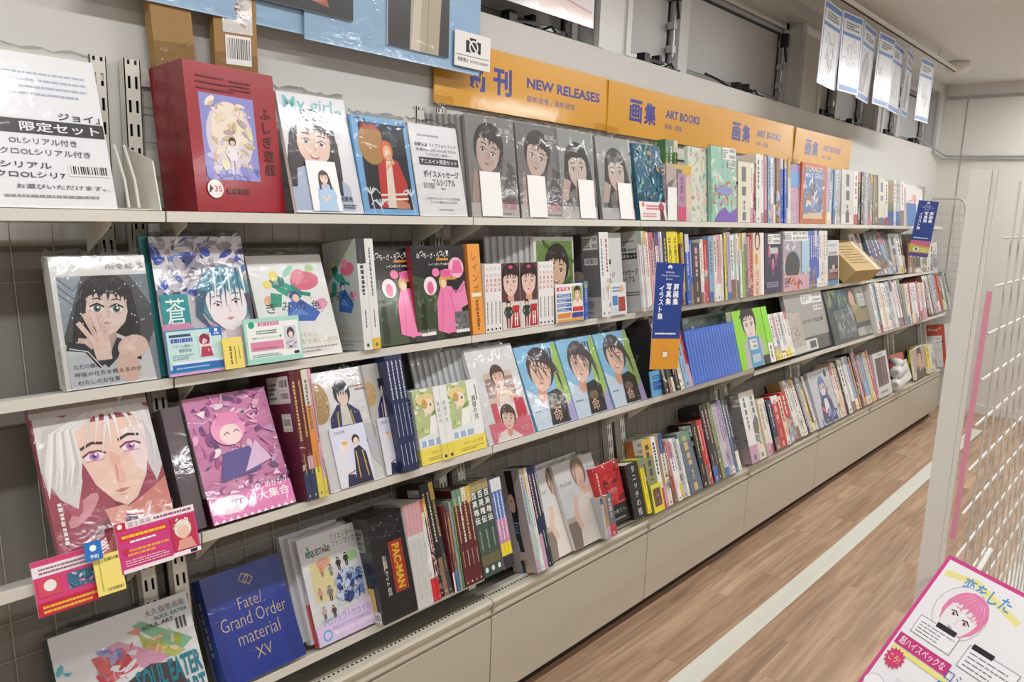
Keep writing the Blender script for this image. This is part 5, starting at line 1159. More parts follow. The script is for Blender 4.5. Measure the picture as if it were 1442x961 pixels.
run('the far top shelf run beside the hanging blue tag', 5.3657, 5.9374, y, z, .31, .14, ['cream:1.6', 'white:.6', 'olive:1.6', 'white:.6', 'silver', 'white'], 6, hv=.03, seed=7)
book('white book with blue band at the far end of the top shelf', 6.0246, y, z, .42, .27, .05, 8, name='art_book', cover='white', arts=[('front', 'cover_print', lambda A: (A.rect(0, 0, 1, A.r, '#e6e4df'), A.rect(0, 0, .6, A.r * .6, '#1f6fb8'), A.ell(.5, A.r * .72, .12, .08, '#d8a494'), A.line([(.05, A.r * .6), (.4, A.r * .7)], .03, '#d8a494')))])
book('white book standing behind the far book with blue band', 5.9720, y + .07, z, .5, .30, .03, 4, name='art_book', cover='white')
book('blue hanging shelf tag with pink and yellow foot at the far end', 5.99, 1.565, 1.36, .125, .39, .002, 0, -75, 4, 'shelf_tag', 'sign', pages=False, arts=[('front', 'tag_print', art_tagsign(False))], material='print_gloss')
MB().box(-.065, .04, .002, .004, .19, .21).build('clear_holder', 'clear_film', BOOKS[-1])

# blue boards, photo and notice above the top shelf
def blue_board(A): A.rect(0, 0, 1, A.r, '#a9cdec')
def photo_a(A):
    r = A.r; A.rect(0, 0, 1, r, '#2b2f33'); A.poly([(.1, r * .1), (.75, r * .04), (.6, r * .3), (.2, r * .4)], '#a8604a'); A.ell(.6, r * .09, .12, .05, '#c87a62'); A.poly([(.1, r * .2), (.4, r * .2), (.5, r * .6), (.2, r * .7)], '#d8a890')
def photo_b(A):
    r = A.r; A.rect(0, 0, 1, r, '#33373a'); A.poly([(.34, 0), (.82, 0), (.86, r * .3), (.74, r * .52), (.46, r * .52), (.36, r * .3)], '#b4aa94'); A.poly([(.36, 0), (.5, 0), (.54, r * .4), (.44, r * .45)], '#cfc7b4'); A.line([(.62, .02), (.66, r * .45)], .012, '#8f8672'); A.poly([(.4, r * .5), (.8, r * .5), (.76, r * .72), (.46, r * .72)], '#a8503c'); A.line([(.4, r * .7), (.55, r * .55), (.75, r * .5)], .09, '#d8a48c'); A.line([(.92, r * .72), (.86, r * .55), (.78, r * .48)], .1, '#e6e2dc')
for (lab, xx, yy, zz, ww, hh, pf, px, pz, pw, ph) in (('light blue poster board with dark photo, nearer one above the red box', .62, 1.735, 2.005, .62, .60, photo_a, .36, .055, .295, .45),
        ('light blue poster board with photo of standing person beside the no photography notice', 1.135, 1.725, 1.993, .615, .60, photo_b, .255, .03, .225, .5)):
    b = book(lab, xx, yy, zz, ww, hh, .004, 0, 0, 0, 'poster_board', 'poster', 'light blue poster boards', pages=False, cover='#a9cdec', wrap=True, film=True, arts=[('front', 'board_print', blue_board)])
    child_card(b, 'photo_print', px, -.018 if pw > .25 else -.007, pz, pw, ph, .006, pf, 'print_wrap')
def nophoto(A):
    r = A.r; A.rect(0, 0, 1, r, '#f0efec'); A.rect(.3, r * .44, .72, r * .78, '#1c1d1f'); A.rect(.4, r * .76, .58, r * .86, '#1c1d1f'); A.ell(.52, r * .61, .13, .13, '#f0efec'); A.ell(.52, r * .61, .095, .095, '#1c1d1f'); A.line([(.36, r * .84), (.66, r * .4)], .035, '#f0efec')
    A.line([(.04, r * .33), (.96, r * .33)], .012, '#3a3a3a'); A.text('撮影禁止', .08, r * .14, .38, r * .26, '#2a2a2a', .015); A.text('NO PHOTOGRAPHY', .43, r * .15, .95, r * .23, '#2a2a2a', .012)
book('small white no photography notice with a crossed camera', 1.637, 1.715, 2.008, .15, .1, .003, 0, 0, 0, 'notice_card', 'sign', pages=False, arts=[('front', 'notice_print', nophoto)], material='print_matte')
def arm_photo(A):
    r = A.r; A.rect(0, 0, 1, r, '#e6dfe2'); A.poly([(0, r * .3), (.55, r * .22), (1, r * .1), (1, 0), (.5, 0), (.4, r * .16), (0, r * .22)], '#e9cfcc'); A.line([(.0, r * .28), (.5, r * .2), (.98, r * .12)], .012, '#c89a9a'); A.text('いなせ', .42, r * .28, .7, r * .36, '#3a3438', -.004)
book('large pale poster with arm photo hanging in front of the window', 1.83, BACK - .006, 2.262, .585, .42, .003, 0, 0, 0, 'window_poster', 'poster', pages=False, arts=[('front', 'poster_print', arm_photo)], material='print_gloss')

# ---------------------------------------------------------------- second shelf
y, z = R2Y, R2Z + .001
b = book('grey art book with a school uniform girl raising her hand', 0.5104, y, z, .182, .262, .022, 13, name='art_book', cover='#e0e0de', wrap=True, film=True, arts=[('front', 'cover_print', art_uniform), ('left', 'spine_print', lambda A: (A.rect(0, 0, 1, A.r, '#dcdcd8'), A.vfine(.3, .6, A.r * .05, A.r * .3, '#777', 3)))])
book('second copy behind the grey uniform girl art book', 0.5104 + .004, y + .03, z, .182, .264, .02, 13, name='art_book', cover='#d6d6d4', wrap=True)
b = book('blue and white art book with teal-haired figure and teal title square', 0.7091, y, z, .212, .302, .014, 14, name='art_book', cover='#20505a', spinecol='#15383c', wrap=True, film=True, arts=[('front', 'cover_print', art_bluewhite)])
book('dark teal art book copy behind the blue and white art book', 0.7091 - .012, y + .02, z, .212, .304, .014, 14, name='art_book', cover='teal', wrap=True)
pc = book('blue framed notice card clipped in front of the blue and white art book', 0.7091 - .004, y - .016, z + .004, .125, .098, .006, 12, 0, 0, 'notice_card', 'sign', pages=False, cover='#c8a4cc', arts=[('front', 'card_print', art_promo_blue)])
pc2 = book('yellow slip beside the blue framed notice card on second shelf', 0.8240, y - .026, z + .006, .046, .07, .003, 12, 0, 0, 'price_slip', 'slip', pages=False, cover='#f0da70', arts=[('front', 'slip_print', art_tag_yellow2)], material='print_matte')
pc3 = book('mint framed notice card on the second shelf below the white title', 0.8842, y - .016, z + .006, .145, .105, .004, 12, 0, 0, 'notice_card', 'sign', pages=False, cover='#a6dccb', arts=[('front', 'card_print', art_promo_teal)])
book('white art book with colourful figures and brushed title, facing out', 0.9439, y, z, .21, .262, .012, 22, name='art_book', cover='white', wrap=True, film=True, arts=[('front', 'cover_print', art_kimi(0))])
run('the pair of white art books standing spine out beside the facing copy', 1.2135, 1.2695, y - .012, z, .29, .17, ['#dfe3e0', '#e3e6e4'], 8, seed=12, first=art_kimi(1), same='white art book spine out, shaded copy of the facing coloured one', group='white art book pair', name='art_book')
ml = ['black and pink mook with rain poncho photo, left of the two copies', 'black and pink mook with rain poncho photo, in front of the orange spine']
for i, xx in enumerate((1.2719, 1.4069)):
    book(ml[i], xx, y - .006 + .002 * i, z, .205, .268, .02, [16, 9][i], [0, 0][i], name='mook', cover='#1b1a1c', spinecol='#8e2030', spine='left', wrap=False, arts=[('front', 'cover_print', art_pinkmag), ('left', 'spine_print', lambda A: A.rect(0, 0, 1, A.r, '#8e2030'))])
book('third copy of the black and pink mook behind the others', 1.5269, y + .022, z, .15, .268, .02, 9, name='mook', cover='#1b1a1c', arts=[('front', 'cover_print', art_pinkmag)])
run('the orange spine next to the mooks', 1.6237, 1.6760, y - .004, z, .272, .18, ['orange'], 8, seed=13, same='thick orange spine right of the black and pink mooks', group='orange spine', marks=lambda i: (lambda A: (A.rect(0, 0, 1, A.r, '#eda04a'), A.vtext('レインポンチョ', .5, A.r * .92, .5, '#8a4a14', .0, 1.25), A.rect(.1, A.r * .42, .9, A.r * .46, '#f4ead8'), A.vfine(.4, .6, A.r * .05, A.r * .38, '#8a4a14', 4))))
def wsp(i): return lambda A: (A.rect(0, 0, 1, A.r, '#efedec'), A.vtext('入', .5, A.r * .96, .6, '#3a3a3a', .0), A.vtext('乃音判愛', .5, A.r * .86, .62, '#c22a34', .01, 1.3), A.vfine(.35, .65, A.r * .12, A.r * .45, '#55555a', 3), A.rect(.3, A.r * .03, .7, A.r * .06, '#222'))
run('white novels', 1.6791, 1.7529, y - .004, z, .21, .13, ['white'] * 4, 4, same='white novel spine with red title left of the dark-haired faces', group='white novels left of the dark-haired faces', name='novel', marks=wsp)
for i, xx in enumerate((1.7562, 1.8439)):
    book(['novel cover with dark-haired eyes and small figure, left copy', 'novel cover with dark-haired eyes and small figure, right copy'][i], xx, y - .002, z, 1.8439 - 1.7562 - .002, .21, .018, 4.5, name='novel', cover='white', arts=[('front', 'cover_print', art_blackhair)])
run('white novels right', 1.9329, 2.0113, y - .004, z, .21, .13, ['white'] * 4, 4.5, same='white novel spine with red title right of the dark-haired faces', group='white novels right of the dark-haired faces', name='novel', marks=wsp)
for k in range(7):
    book(f'grey photo book copy fanned behind the white novels, {ORD[k]} from right', 1.93 - .022 * k, 1.637 + .0095 * k, z, .20, .29, .009, 6.5, name='photo_book', cover='silver', group='fanned photo book copies behind the white novels', wrap=True)
book('photo book of a smiling woman in front of green leaves', 1.9475, y + .02, z, .215, .29, .014, 6, name='photo_book', cover='white', wrap=True, film=True, arts=[('front', 'cover_print', art_greengirl)])
book('white and blue info card with small portrait before the green photo book', 2.0151, y - .012, z + .002, .155, .13, .003, 6, 0, 0, 'notice_card', 'sign', pages=False, arts=[('front', 'card_print', art_infocard)])
run('the blue card edge', 2.1669, 2.1921, y - .016, z, .135, .06, ['blue'], 6, same='thin blue card edge right of the info card', group='blue card', name='card_holder', cat='card')
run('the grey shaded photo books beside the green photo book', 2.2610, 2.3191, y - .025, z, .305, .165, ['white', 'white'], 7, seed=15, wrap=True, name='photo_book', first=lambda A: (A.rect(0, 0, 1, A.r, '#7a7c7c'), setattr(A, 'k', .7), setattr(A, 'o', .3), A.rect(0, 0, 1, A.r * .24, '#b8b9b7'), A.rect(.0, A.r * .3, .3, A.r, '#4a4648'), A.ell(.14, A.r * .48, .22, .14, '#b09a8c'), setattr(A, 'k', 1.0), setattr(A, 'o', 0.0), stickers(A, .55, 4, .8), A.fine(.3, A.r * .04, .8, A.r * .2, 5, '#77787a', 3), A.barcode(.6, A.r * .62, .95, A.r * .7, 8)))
run('sheets', 2.5145, 2.5756, y - .03, z - .004, .31, .165, ['silver', 'white', 'silver', 'white'], 9, same='grey information sheet packet spine left of the blue hanging tag', group='grey information sheet packets', name='sheet_packet', cat='packet', first=art_popgrey, wrap=True)
book('white information sheet packet left of the grey sheet packets', 2.3236, y + .0, z, .12, .305, .01, 8, 0, 0, 'sheet_packet', 'packet', pages=False, cover='#cfd0cf', wrap=True, arts=[('front', 'sheet_print', lambda A: (A.rect(0, 0, 1, A.r, '#cfd0cf'), A.rect(0, A.r * .62, .4, A.r * .68, '#34353a'), A.text('セージ', .0, A.r * .46, .6, A.r * .52, '#33343a', .02), A.text('アル', .0, A.r * .38, .4, A.r * .45, '#33343a', .02)))])
book('small photo leaflet at the foot of the white sheet packet', 2.3419, y - .012, z, .1, .12, .003, 8, 0, 0, 'leaflet', 'leaflet', pages=False, arts=[('front', 'leaflet_print', lambda A: (A.rect(0, 0, 1, A.r, '#e4e6e6'), A.rect(.45, A.r * .1, .9, A.r * .55, '#a83a38'), A.rect(.08, A.r * .3, .42, A.r * .6, '#4a8ab8'), A.fine(.1, A.r * .7, .6, A.r * .9, 2, '#5a86b0', 3), A.ell(.7, A.r * .8, .14, .14, '#e0b090'), A.rect(.08, A.r * .05, .4, A.r * .24, '#c8d8e8')))])
tg = book('blue hanging shelf tag with orange foot between second and third shelves', 2.385, 1.44, 1.036, .13, .39, .002, 4, -20, 3, 'shelf_tag', 'sign', pages=False, arts=[('front', 'tag_print', art_tagsign(True))])
MB().quadbox([(.05, .002, .30), (.08, .002, .30), (.08, .14, .17), (.05, .14, .17), (.05, .002, .303), (.08, .002, .303), (.08, .14, .173), (.05, .14, .173)]).build('clear_holder', 'clear_film', tg)
y = R2Y - .025
S2 = ['cream', 'pink', 'maroon:.6', 'white:.7', 'lilac:.5', 'white:.5', 'navy:1.1']
run('the second shelf run behind the blue tag', 2.5756, 2.7368, y, z - .002, .308, .165, S2, 9, hv=.006, seed=21)
run('yellow pair', 2.7424, 2.8281, y, z - .002, .308, .165, ['yellow', 'yellow'], 9, same='yellow spine with black vertical lettering on the second shelf', group='yellow spines', marks=lambda i: (lambda A: (A.rect(0, A.r * .32, 1, A.r, '#efdc2a'), A.rect(0, 0, 1, A.r * .32, '#e8e4dc'), A.text('THE ANIMATION WORKS', .25, A.r * .36, .75, A.r * .93, '#1c1c1c', .02, rot=-90), A.vfine(.3, .7, A.r * .04, A.r * .28, '#222', 5))))
run('the second shelf run right of the yellow pair', 2.8339, 3.0746, y, z - .002, .305, .165, ['brown:.6', 'yellow:.6', 'blue', 'blue:.8', 'charcoal:2', 'white:.7', 'cream:.6', 'red:1.1'], 8, hv=.05, seed=22)
run('the second shelf run around the pale blue spine', 3.0811, 3.3510, y, z - .002, .305, .165, ['sky', 'white:.7', 'pink:1.2', 'white:.5', 'black:.6', 'yellow:.6', 'lilac', 'white', 'mint:.6', 'white:.6'], 7, hv=.02, seed=23)
run('the second shelf run left of the cream picture book', 3.3583, 3.5099, y, z - .002, .305, .165, ['teal:.8', 'white', 'lime:.6', 'olive', 'brown:.7', 'pink:.8', 'red:1'], 7, hv=.03, seed=24)
book('cream picture book with red lettering and round drawing', 3.5099, y, z, 3.6300 - 3.5099, .302, .165, 6, name='picture_book', cover='white', spinecol='peach', spine='front', arts=[('front', 'spine_print', lambda A: (A.rect(0, 0, .7, A.r, '#e8cdb8'), A.rect(.7, 0, 1, A.r, '#efece6'), A.ell(.4, A.r * .88, .25, .4, '#3a2a24'), A.ell(.4, A.r * .86, .16, .28, '#e8cdb8'), A.vtext('児童絵', .36, A.r * .42, .44, '#b8402c', .0), A.ell(.3, A.r * .58, .14, .24, '#d89a4c'))), ('left', 'cover_print', back_cover('#e4cbb6', 3, False))])
book('dark navy cover with pink figures and barcode stickers', 3.6382, y, z, 3.8347 - 3.6382, .30, .03, 6, name='art_book', cover='navy', arts=[('front', 'cover_print', lambda A: (A.rect(0, 0, 1, A.r, '#231f48'), figure(A, .3, A.r * .5, A.r * .3, '#d88aa0', '#c86a88', '#8a4a70'), figure(A, .7, A.r * .46, A.r * .3, '#c87a98', '#b8607c', '#8a4a70'), figure(A, .5, A.r * .3, A.r * .28, '#d88aa0', '#c86a88', '#9a5a80'), stickers(A, .2, 3, .82), A.rect(.3, A.r * .66, .8, A.r * .76, '#c8c8c4'), A.fine(.1, A.r * .1, .8, A.r * .2, 3, '#a8a4c8', 4)))])
book('grey pink cover with umbrella figure and barcodes, right of navy cover', 3.8525, y - .003, z - .004, 4.1944 - 3.8525, .308, .03, 6, name='art_book', cover='#b8a4ae', arts=[('front', 'cover_print', lambda A: (busy(['#8fa8c0', '#c8b8c0', '#d8a0b0', '#6a7a90', '#a8c8d8', '#e0d0d4'], '#a8a4b0', 40, .06, .16, 4)(A), A.ell(.35, A.r * .42, .28, .22, '#33343a'), A.rect(.0, 0, 1, A.r * .26, '#d0a4b0'), A.text('民', .04, A.r * .06, .2, A.r * .22, '#2a2426', .01), A.scatter(12, ['#c8603c', '#8a3a34', '#e0c0a0'], .04, .1, (.2, A.r * .06, .7, A.r * .22), 3), A.rect(.7, A.r * .3, 1, A.r, '#a8cce0'), A.rect(.7, A.r * .88, 1, A.r, '#6a90d0'), stickers(A, .08, 5, .84)))])
run('the blue and white run right of the umbrella cover', 4.1944, 4.4811, y, z - .01, .312, .165, ['blue', 'blue', 'blue', 'blue', 'blue', 'white', 'white', 'cream', 'white'], 6, seed=25)
book('slim white book with dark night photos beside the kraft box', 4.4923, y, z - .006, 4.6651 - 4.4923, .258, .02, 6, name='art_book', cover='white', arts=[('front', 'cover_print', lambda A: (A.rect(0, 0, 1, A.r, '#dcdcde'), A.text('PHOTO', .1, A.r * .85, .75, A.r * .92, '#5a70b0', .02), A.text('ライフ', .2, A.r * .78, .7, A.r * .83, '#c89048', .01), A.text('BOOK', .1, A.r * .68, .85, A.r * .75, '#2a2a2e', .03), A.rect(0, A.r * .1, .92, A.r * .66, '#231f38'), A.ell(.5, A.r * .4, .12, .08, '#d8c8c0'), A.rect(.1, A.r * .28, .9, A.r * .36, '#a8949c'), A.rect(0, A.r * .14, .9, A.r * .26, '#7a4f48'), A.rect(0, 0, .92, A.r * .1, '#2a86b0')))])
kb = thing('kraft_box', 'tan kraft carton lying tilted back among books on the second shelf', 'box', (4.74, 1.51, 1.30), (-math.radians(50), 0, math.radians(-4)))
MB().box(0, .40, 0, .10, 0, .26).build('carton', 'kraft_light', kb)
MB().box(.33, .36, -.001, -.0002, .0, .26).build('tape_strip', 'white_rim', kb)
A = Art(.24, .16); A.fine(0, 0, 1, A.r, 7, '#8a7048', 4, .2); o = A.build('carton_print', 'print_matte', kb, 'front', 0, 0, 0); o.location = (.05, -.0005, .06)
run('the leaning pink run right of the kraft carton', 5.12, 5.33, y + .03, z, .30, .13, ['white:2', 'pink:1', 'cream:.6'], 20, seed=26, first=back_cover('#dcd0d0', 3, False, 12, ('#b8949c', '#e8dcdc', '#8a6a70')))
run('the slate wrapped run near the far end of the second shelf', 5.36, 5.80, y + .0, z, .305, .13, ['slate', 'slate', 'slate', 'slate:2', 'sky:1.4', 'slate', 'charcoal:.6'], 23, roll=0, seed=27, wrap=True)
run('the checked grey run at the far end of the second shelf', 5.82, 6.14, y + .02, z, .29, .14, ['silver:2', 'white:1', 'charcoal:.8'], 15, roll=0, seed=28)
run('the last run on the second shelf below the far blue tag', 6.16, 6.98, y + .02, z, .24, .16, ['brown:1.4', 'charcoal:.7', 'black:1.2', 'white:.8', 'tan', 'white:.8', 'cream:1.2', 'white'], 7, hv=.03, seed=29)

# ---------------------------------------------------------------- third shelf
y, z = R3Y, R3Z + .001
b = book('art book with white-haired man on a rose background', .452, y, z - .004, .222, .318, .02, 27, name='art_book', cover='#a85a68', wrap=True, film=True, arts=[('front', 'cover_print', art_pinkman)])
book('maroon art book copy behind the white-haired man cover', .472, y + .05, z, .2, .33, .02, 22, name='art_book', cover='maroon', wrap=True)
ct = -20
book('wide magenta notice card with blond portrait at the near shelf edge', .545, y - .03, z - .045, .158, .098, .004, 18, 0, 0, 'notice_card', 'sign', pages=False, arts=[('front', 'card_print', art_promo('#d03a80', '#d8243c', 0))])
book('magenta and red notice card with group picture left of the yellow slip', .40, y - .028, z - .058, .105, .1, .004, 18, 0, 0, 'notice_card', 'sign', pages=False, arts=[('front', 'card_print', art_promo2)])
book('yellow slip between the two magenta notice cards on third shelf', .498, y - .038, z - .05, .05, .075, .003, 18, 0, 0, 'price_slip', 'slip', pages=False, cover='#f3e07a', arts=[('front', 'slip_print', art_tag_yellow)], material='print_matte')
book('small blue reservation label above the yellow slip', .484, y - .026, z + .02, .03, .036, .002, 18, 0, 0, 'price_slip', 'slip', pages=False, cover='#2274c0', arts=[('front', 'slip_print', lambda A: (A.rect(0, 0, 1, A.r, '#2274c0'), A.ell(.5, A.r * .65, .2, .2, '#fff'), A.text('予約', .25, A.r * .1, .75, A.r * .32, '#fff', .01)))], material='print_matte')
b = book('pink art book with crowded girls artwork and white title', 0.7467, y, z, .20, .285, .045, 27, name='art_book', cover='#d48ab4', spinecol='#8b8688', spine='left', wrap=True, film=True, arts=[('front', 'cover_print', art_pinkart), ('left', 'side_print', lambda A: (A.rect(0, 0, 1, A.r, '#8c8688'), A.rect(.75, 0, 1, A.r, '#b8a8b0'), A.rect(0, 0, 1, A.r * .22, '#3a1e2a'), A.vfine(.8, .92, A.r * .4, A.r * .9, '#333', 3)))])
book('dark grey thick volume left of the pink crowded art book', 0.7467 - .05, y + .012, z, .042, .27, .1, 24, 0, 0, 'thick_book', 'book', None, '#57484f', None, 'front', wrap=True)
run('the maroon group left of the white warrior covers', 0.9727, 1.0323, y - .012, z, .31, .2, ['maroon', 'maroon', 'orange:1.1', 'pink:.6'], 14, seed=31, wrap=True, accents=['#2f3a5c', '#2f3a5c', '#d8c850', '#d8c850'], first=lambda A: (A.rect(0, 0, 1, A.r, '#6a2440'), A.rect(.45, A.r * .76, .96, A.r * .97, '#dcdad6'), A.barcode(.72, A.r * .87, .94, A.r * .95, 3), A.barcode(.72, A.r * .78, .94, A.r * .85, 4), A.fine(.48, A.r * .79, .68, A.r * .93, 4, '#777', 2), A.rect(.7, A.r * .54, .92, A.r * .68, '#d8d6d2'), A.barcode(.72, A.r * .57, .9, A.r * .65, 6), A.scatter(14, ['#7a3450', '#5a1c34', '#8a5060'], .06, .2, (0, 0, .6, A.r * .5), 4)))
for i, xx in enumerate((1.0463, 1.2083)):
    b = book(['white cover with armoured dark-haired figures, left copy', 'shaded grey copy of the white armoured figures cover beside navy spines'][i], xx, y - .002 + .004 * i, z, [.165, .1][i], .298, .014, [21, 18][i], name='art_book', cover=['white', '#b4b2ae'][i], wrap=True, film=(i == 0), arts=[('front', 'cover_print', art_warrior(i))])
    child_card(b, 'inset_card', [.028, .012][i], -.004, .003, [.105, .075][i], .15, .001, art_warrior_card, 'print_wrap')
run('navy spines', 1.2583, 1.3150, y - .02, z, .312, .2, ['navy'] * 4, 15.5, same='navy spine in the row of four beside the grey armoured cover', group='four navy spines', marks=lambda i: (lambda A: (A.rect(0, 0, 1, A.r, '#212c55'), A.vfine(.3, .7, A.r * .62, A.r * .95, '#c8ccd8', 3), A.vfine(.35, .6, A.r * .3, A.r * .58, '#a8b0c8', 5), A.line([(.5, A.r * .06), (.5, A.r * .24)], .14, '#b8c0d4'))), wrap=True)
for i, (xa, wv) in enumerate(((1.3402, .128), (1.4632, .132))):
    sp = lambda A: (A.rect(0, 0, 1, A.r, '#e6e8e4'), A.rect(0, 0, 1, A.r * .22, '#e4d158'), A.vfine(.3, .65, A.r * .4, A.r * .9, '#444', 3), A.rect(.3, A.r * .04, .7, A.r * .08, '#333'))
    book(['white novel with straw hat girl and yellow band, left copy', 'white novel with straw hat girl and yellow band, right copy'][i], xa, y - .002, z, wv, .206, .028, [14, 15.5][i], 0, name='novel', cover='#e9ece8', spine='left', arts=[('front', 'cover_print', art_novel), ('left', 'spine_print', sp)])
run('the white novel spines between the straw hat covers', 1.4138, 1.4604, y - .008, z, .207, .12, ['white', 'white'], 15, same='white novel spine with yellow band between straw hat covers', group='white novel spines between straw hat covers', name='novel', marks=lambda i: (lambda A: (A.rect(0, 0, 1, A.r, '#e6e8e4'), A.rect(0, 0, 1, A.r * .22, '#e4d158'), A.vtext('真昼の月', .5, A.r * .8, .55, '#3a3a3a', -.004, 1.3), A.rect(.3, A.r * .03, .7, A.r * .07, '#333'))))
for k in range(9):
    book(f'thin grey photo book copy behind the straw hat novels, {ORD[k]} from front', 1.60 - .017 * k, y + .04 + .0085 * k, z, .2, .294, .008, 20, name='photo_book', cover='silver', group='grey copies behind the straw hat novels', wrap=True)
book('pale photo book of a seated woman in red and pink', 1.6065, y, z, .212, .297, .016, 24, name='photo_book', cover='#dfdfe0', wrap=True, film=True, arts=[('front', 'cover_print', art_woman_white)])
HX = [1.8336, 2.0478, 2.2689]
for i in range(3):
    book(['sky blue photo book with windblown hair, left of the three', 'sky blue photo book with windblown hair, middle of the three', 'sky blue photo book with uncovered smiling face, right of the three'][i], HX[i], y, z, [.212, .208, .212][i], .28, .014, [26, 25, 26][i], name='photo_book', cover='#8fc4e4', wrap=True, film=True, arts=[('front', 'cover_print', art_hairface(i))])
book('bright blue notice card below the orange foot of the hanging tag', 2.5143, y - .002, z, .11, .1, .004, 12, 0, 0, 'notice_card', 'sign', pages=False, cover='#5fb0e0', arts=[('front', 'card_print', lambda A: (A.rect(0, 0, 1, A.r, '#6ab4e2'), A.rect(.14, A.r * .25, .92, A.r * .6, '#2a62b0'), A.scatter(16, ['#3f8ad0', '#1c4a94', '#8fd0f0'], .03, .08, (.15, A.r * .27, .9, A.r * .58), 3), A.fine(.14, A.r * .66, .9, A.r * .85, 2, '#2a62a8', 3)))])
run('the dark wrapped group right of the bright blue notice', 2.5861, 2.8052, y - .02, z, .315, .19, ['charcoal', 'charcoal:.9', 'charcoal:.9', 'black:1.2', 'white:.7', 'cream:.8', 'sky:1.4', 'red:.9'], 20, hv=.02, seed=33, wrap=True, first=busy(['#3a3a3c', '#5a4a44', '#2a2a2c', '#7a6a60'], '#333335', 20, .08, .2, 3))
run('blue thin volumes', 2.8052, 3.2497, y - .018, z + .004, .23, .16, ['blue'] * 17, 16, same='thin blue volume in the long even row on the third shelf', group='row of thin blue volumes', marks=lambda i: (lambda A: (A.rect(0, 0, 1, A.r, '#2f62c8'), A.line([(.35, A.r * .03), (.35, A.r * .97)], .2, '#5f8ee0'), A.vfine(.5, .75, A.r * .3, A.r * .8, '#27529e', i))), wrap=True)
book('dark wrapped book lying behind the thin blue volumes', 2.95, 1.60, z + .09, .42, .17, .03, 14, 0, 0, 'wrapped_book', 'book', None, '#4a5250', wrap=True, arts=[('front', 'cover_print', busy(['#3a4644', '#5f6a66', '#2a3432', '#8a9a94'], '#46504e', 24, .04, .12, 4))])
b = book('lime green book with dark-haired figure in grey, right of blue volumes', 3.2569, y - .018, z, 3.5653 - 3.2569, .275, .03, 17, name='art_book', cover='#8fd430', spine='right', arts=[('front', 'cover_print', art_greencover)])
run('lime edge', 3.5653, 3.6235, y - .02, z, .275, .1, ['lime'], 17, same='bright lime spine with white foot beside the dark-haired cover', group='lime spine', marks=lambda i: (lambda A: (A.rect(0, 0, 1, A.r, '#8ae028'), A.rect(0, 0, 1, A.r * .35, '#ece9e4'), A.vfine(.3, .6, A.r * .05, A.r * .3, '#333', 2))))
run('the white thin volumes with yellow feet right of the lime spine', 3.6403, 3.8609, y - .02, z - .004, .232, .15, ['white', 'silver', 'white', 'silver', 'white', 'white'], 19, seed=35, accents=['#e0d040', '#e8dc50', '#efece4'])
book('grey sketch cover standing before the large grey manga cover', 3.8517, y - .01, z - .01, .2, .22, .012, 19, name='comic_book', cover='#b4b2ac', arts=[('front', 'cover_print', busy(['#a8988c', '#c8bcb4', '#8a7a70', '#d4ccc4', '#94887e'], '#b8aea6', 50, .03, .09, 4, [(0, 0, 1, .16, '#c8c6c0')]))])
book('large grey manga cover with bold black title', 3.9355, y + .01, z - .012, 4.4768 - 3.9355, .325, .02, 18, name='art_book', cover='#9d9c98', wrap=True, arts=[('front', 'cover_print', art_grey_manga)])
book('dark teal photo cover with crinkled wrap and barcodes', 4.4882, y - .005, z - .016, 5.1667 - 4.4882, .318, .02, 19.5, name='photo_book', cover='#53595c', wrap=True, film=True, arts=[('front', 'cover_print', art_photo_dark)])
y3 = 1.47; z3 = R3Z - .017
W = ['white', 'sky:.6', 'navy:.6', 'white', 'cream', 'peach:.6', 'white', 'white', 'silver:1.4', 'white', 'lilac:.7', 'white', 'magenta:.5', 'white', 'slate:1.2']
run('the pale far run right of the teal photo cover', 5.1953, 5.8248, y3, z3, .325, .19, W, 17, hv=.02, seed=36)
run('the pale upright run near the far end of the third shelf', 5.8421, 6.3411, y3, z3 - .005, .3, .19, ['cream', 'white', 'red:.5', 'white', 'white', 'white', 'magenta:.8', 'white', 'magenta:.8', 'white'], 13, hv=.03, seed=37)
run('the last run at the end of the third shelf', 6.50, 7.25, y3 + .03, z3 + .02, .315, .18, ['brown:1.2', 'white:.7', 'black:.7', 'silver', 'lilac', 'slate', 'orange:.7', 'red:.7', 'charcoal', 'white:.8', 'green', 'white:.6', 'navy'], 17, hv=.02, seed=38)

# ---------------------------------------------------------------- bottom shelf
y, z = R4Y, .491
b = book('white art book with teal graffiti lettering at the near bottom corner', .452, y + .0, z, .285, .245, .035, 27, name='art_book', cover='#1f4548', spinecol='#1f4548', wrap=True, film=True, arts=[('front', 'cover_print', art_soul)])
b = book('thick royal blue book with gold serif title', 0.7729, y - .004, z, .206, .256, .06, 29, name='thick_book', cover='#12308c', spine='left', wrap=True, film=True, arts=[('front', 'cover_print', art_fgo), ('left', 'spine_print', art_fgo_side)])
b = book('white creator fan book with many small figures and lilac band', 1.0198, y, z, .176, .272, .02, 22, name='art_book', cover='#eceef0', spine='left', wrap=True, film=True, arts=[('front', 'cover_print', art_creator), ('left', 'spine_print', lambda A: (A.rect(0, 0, 1, A.r, '#c8ccd4'), A.rect(0, 0, 1, A.r * .4, '#c83a4a'), A.vfine(.3, .6, A.r * .5, A.r * .95, '#6a90a8', 2)))])
for k in range(2):
    book(f'wrapped white copy behind the creator fan book, {ORD[k]} from front', 1.0198 - .008 - .012 * k, y + .024 + .024 * k, z, .176, .272, .022, 22, name='art_book', cover=['#d8dade', '#c8ccd4'][k], group='creator fan book copies', wrap=True)
book('black spine with orange framed arcade title, thick boxed book', 1.1959, 1.475, z, 1.3127 - 1.1959, .285, .13, 17, name='thick_book', cover='#1a1a1c', pages=False, wrap=True, film=True, arts=[('front', 'spine_print', art_pac_spine), ('left', 'cover_print', art_pac_side)])
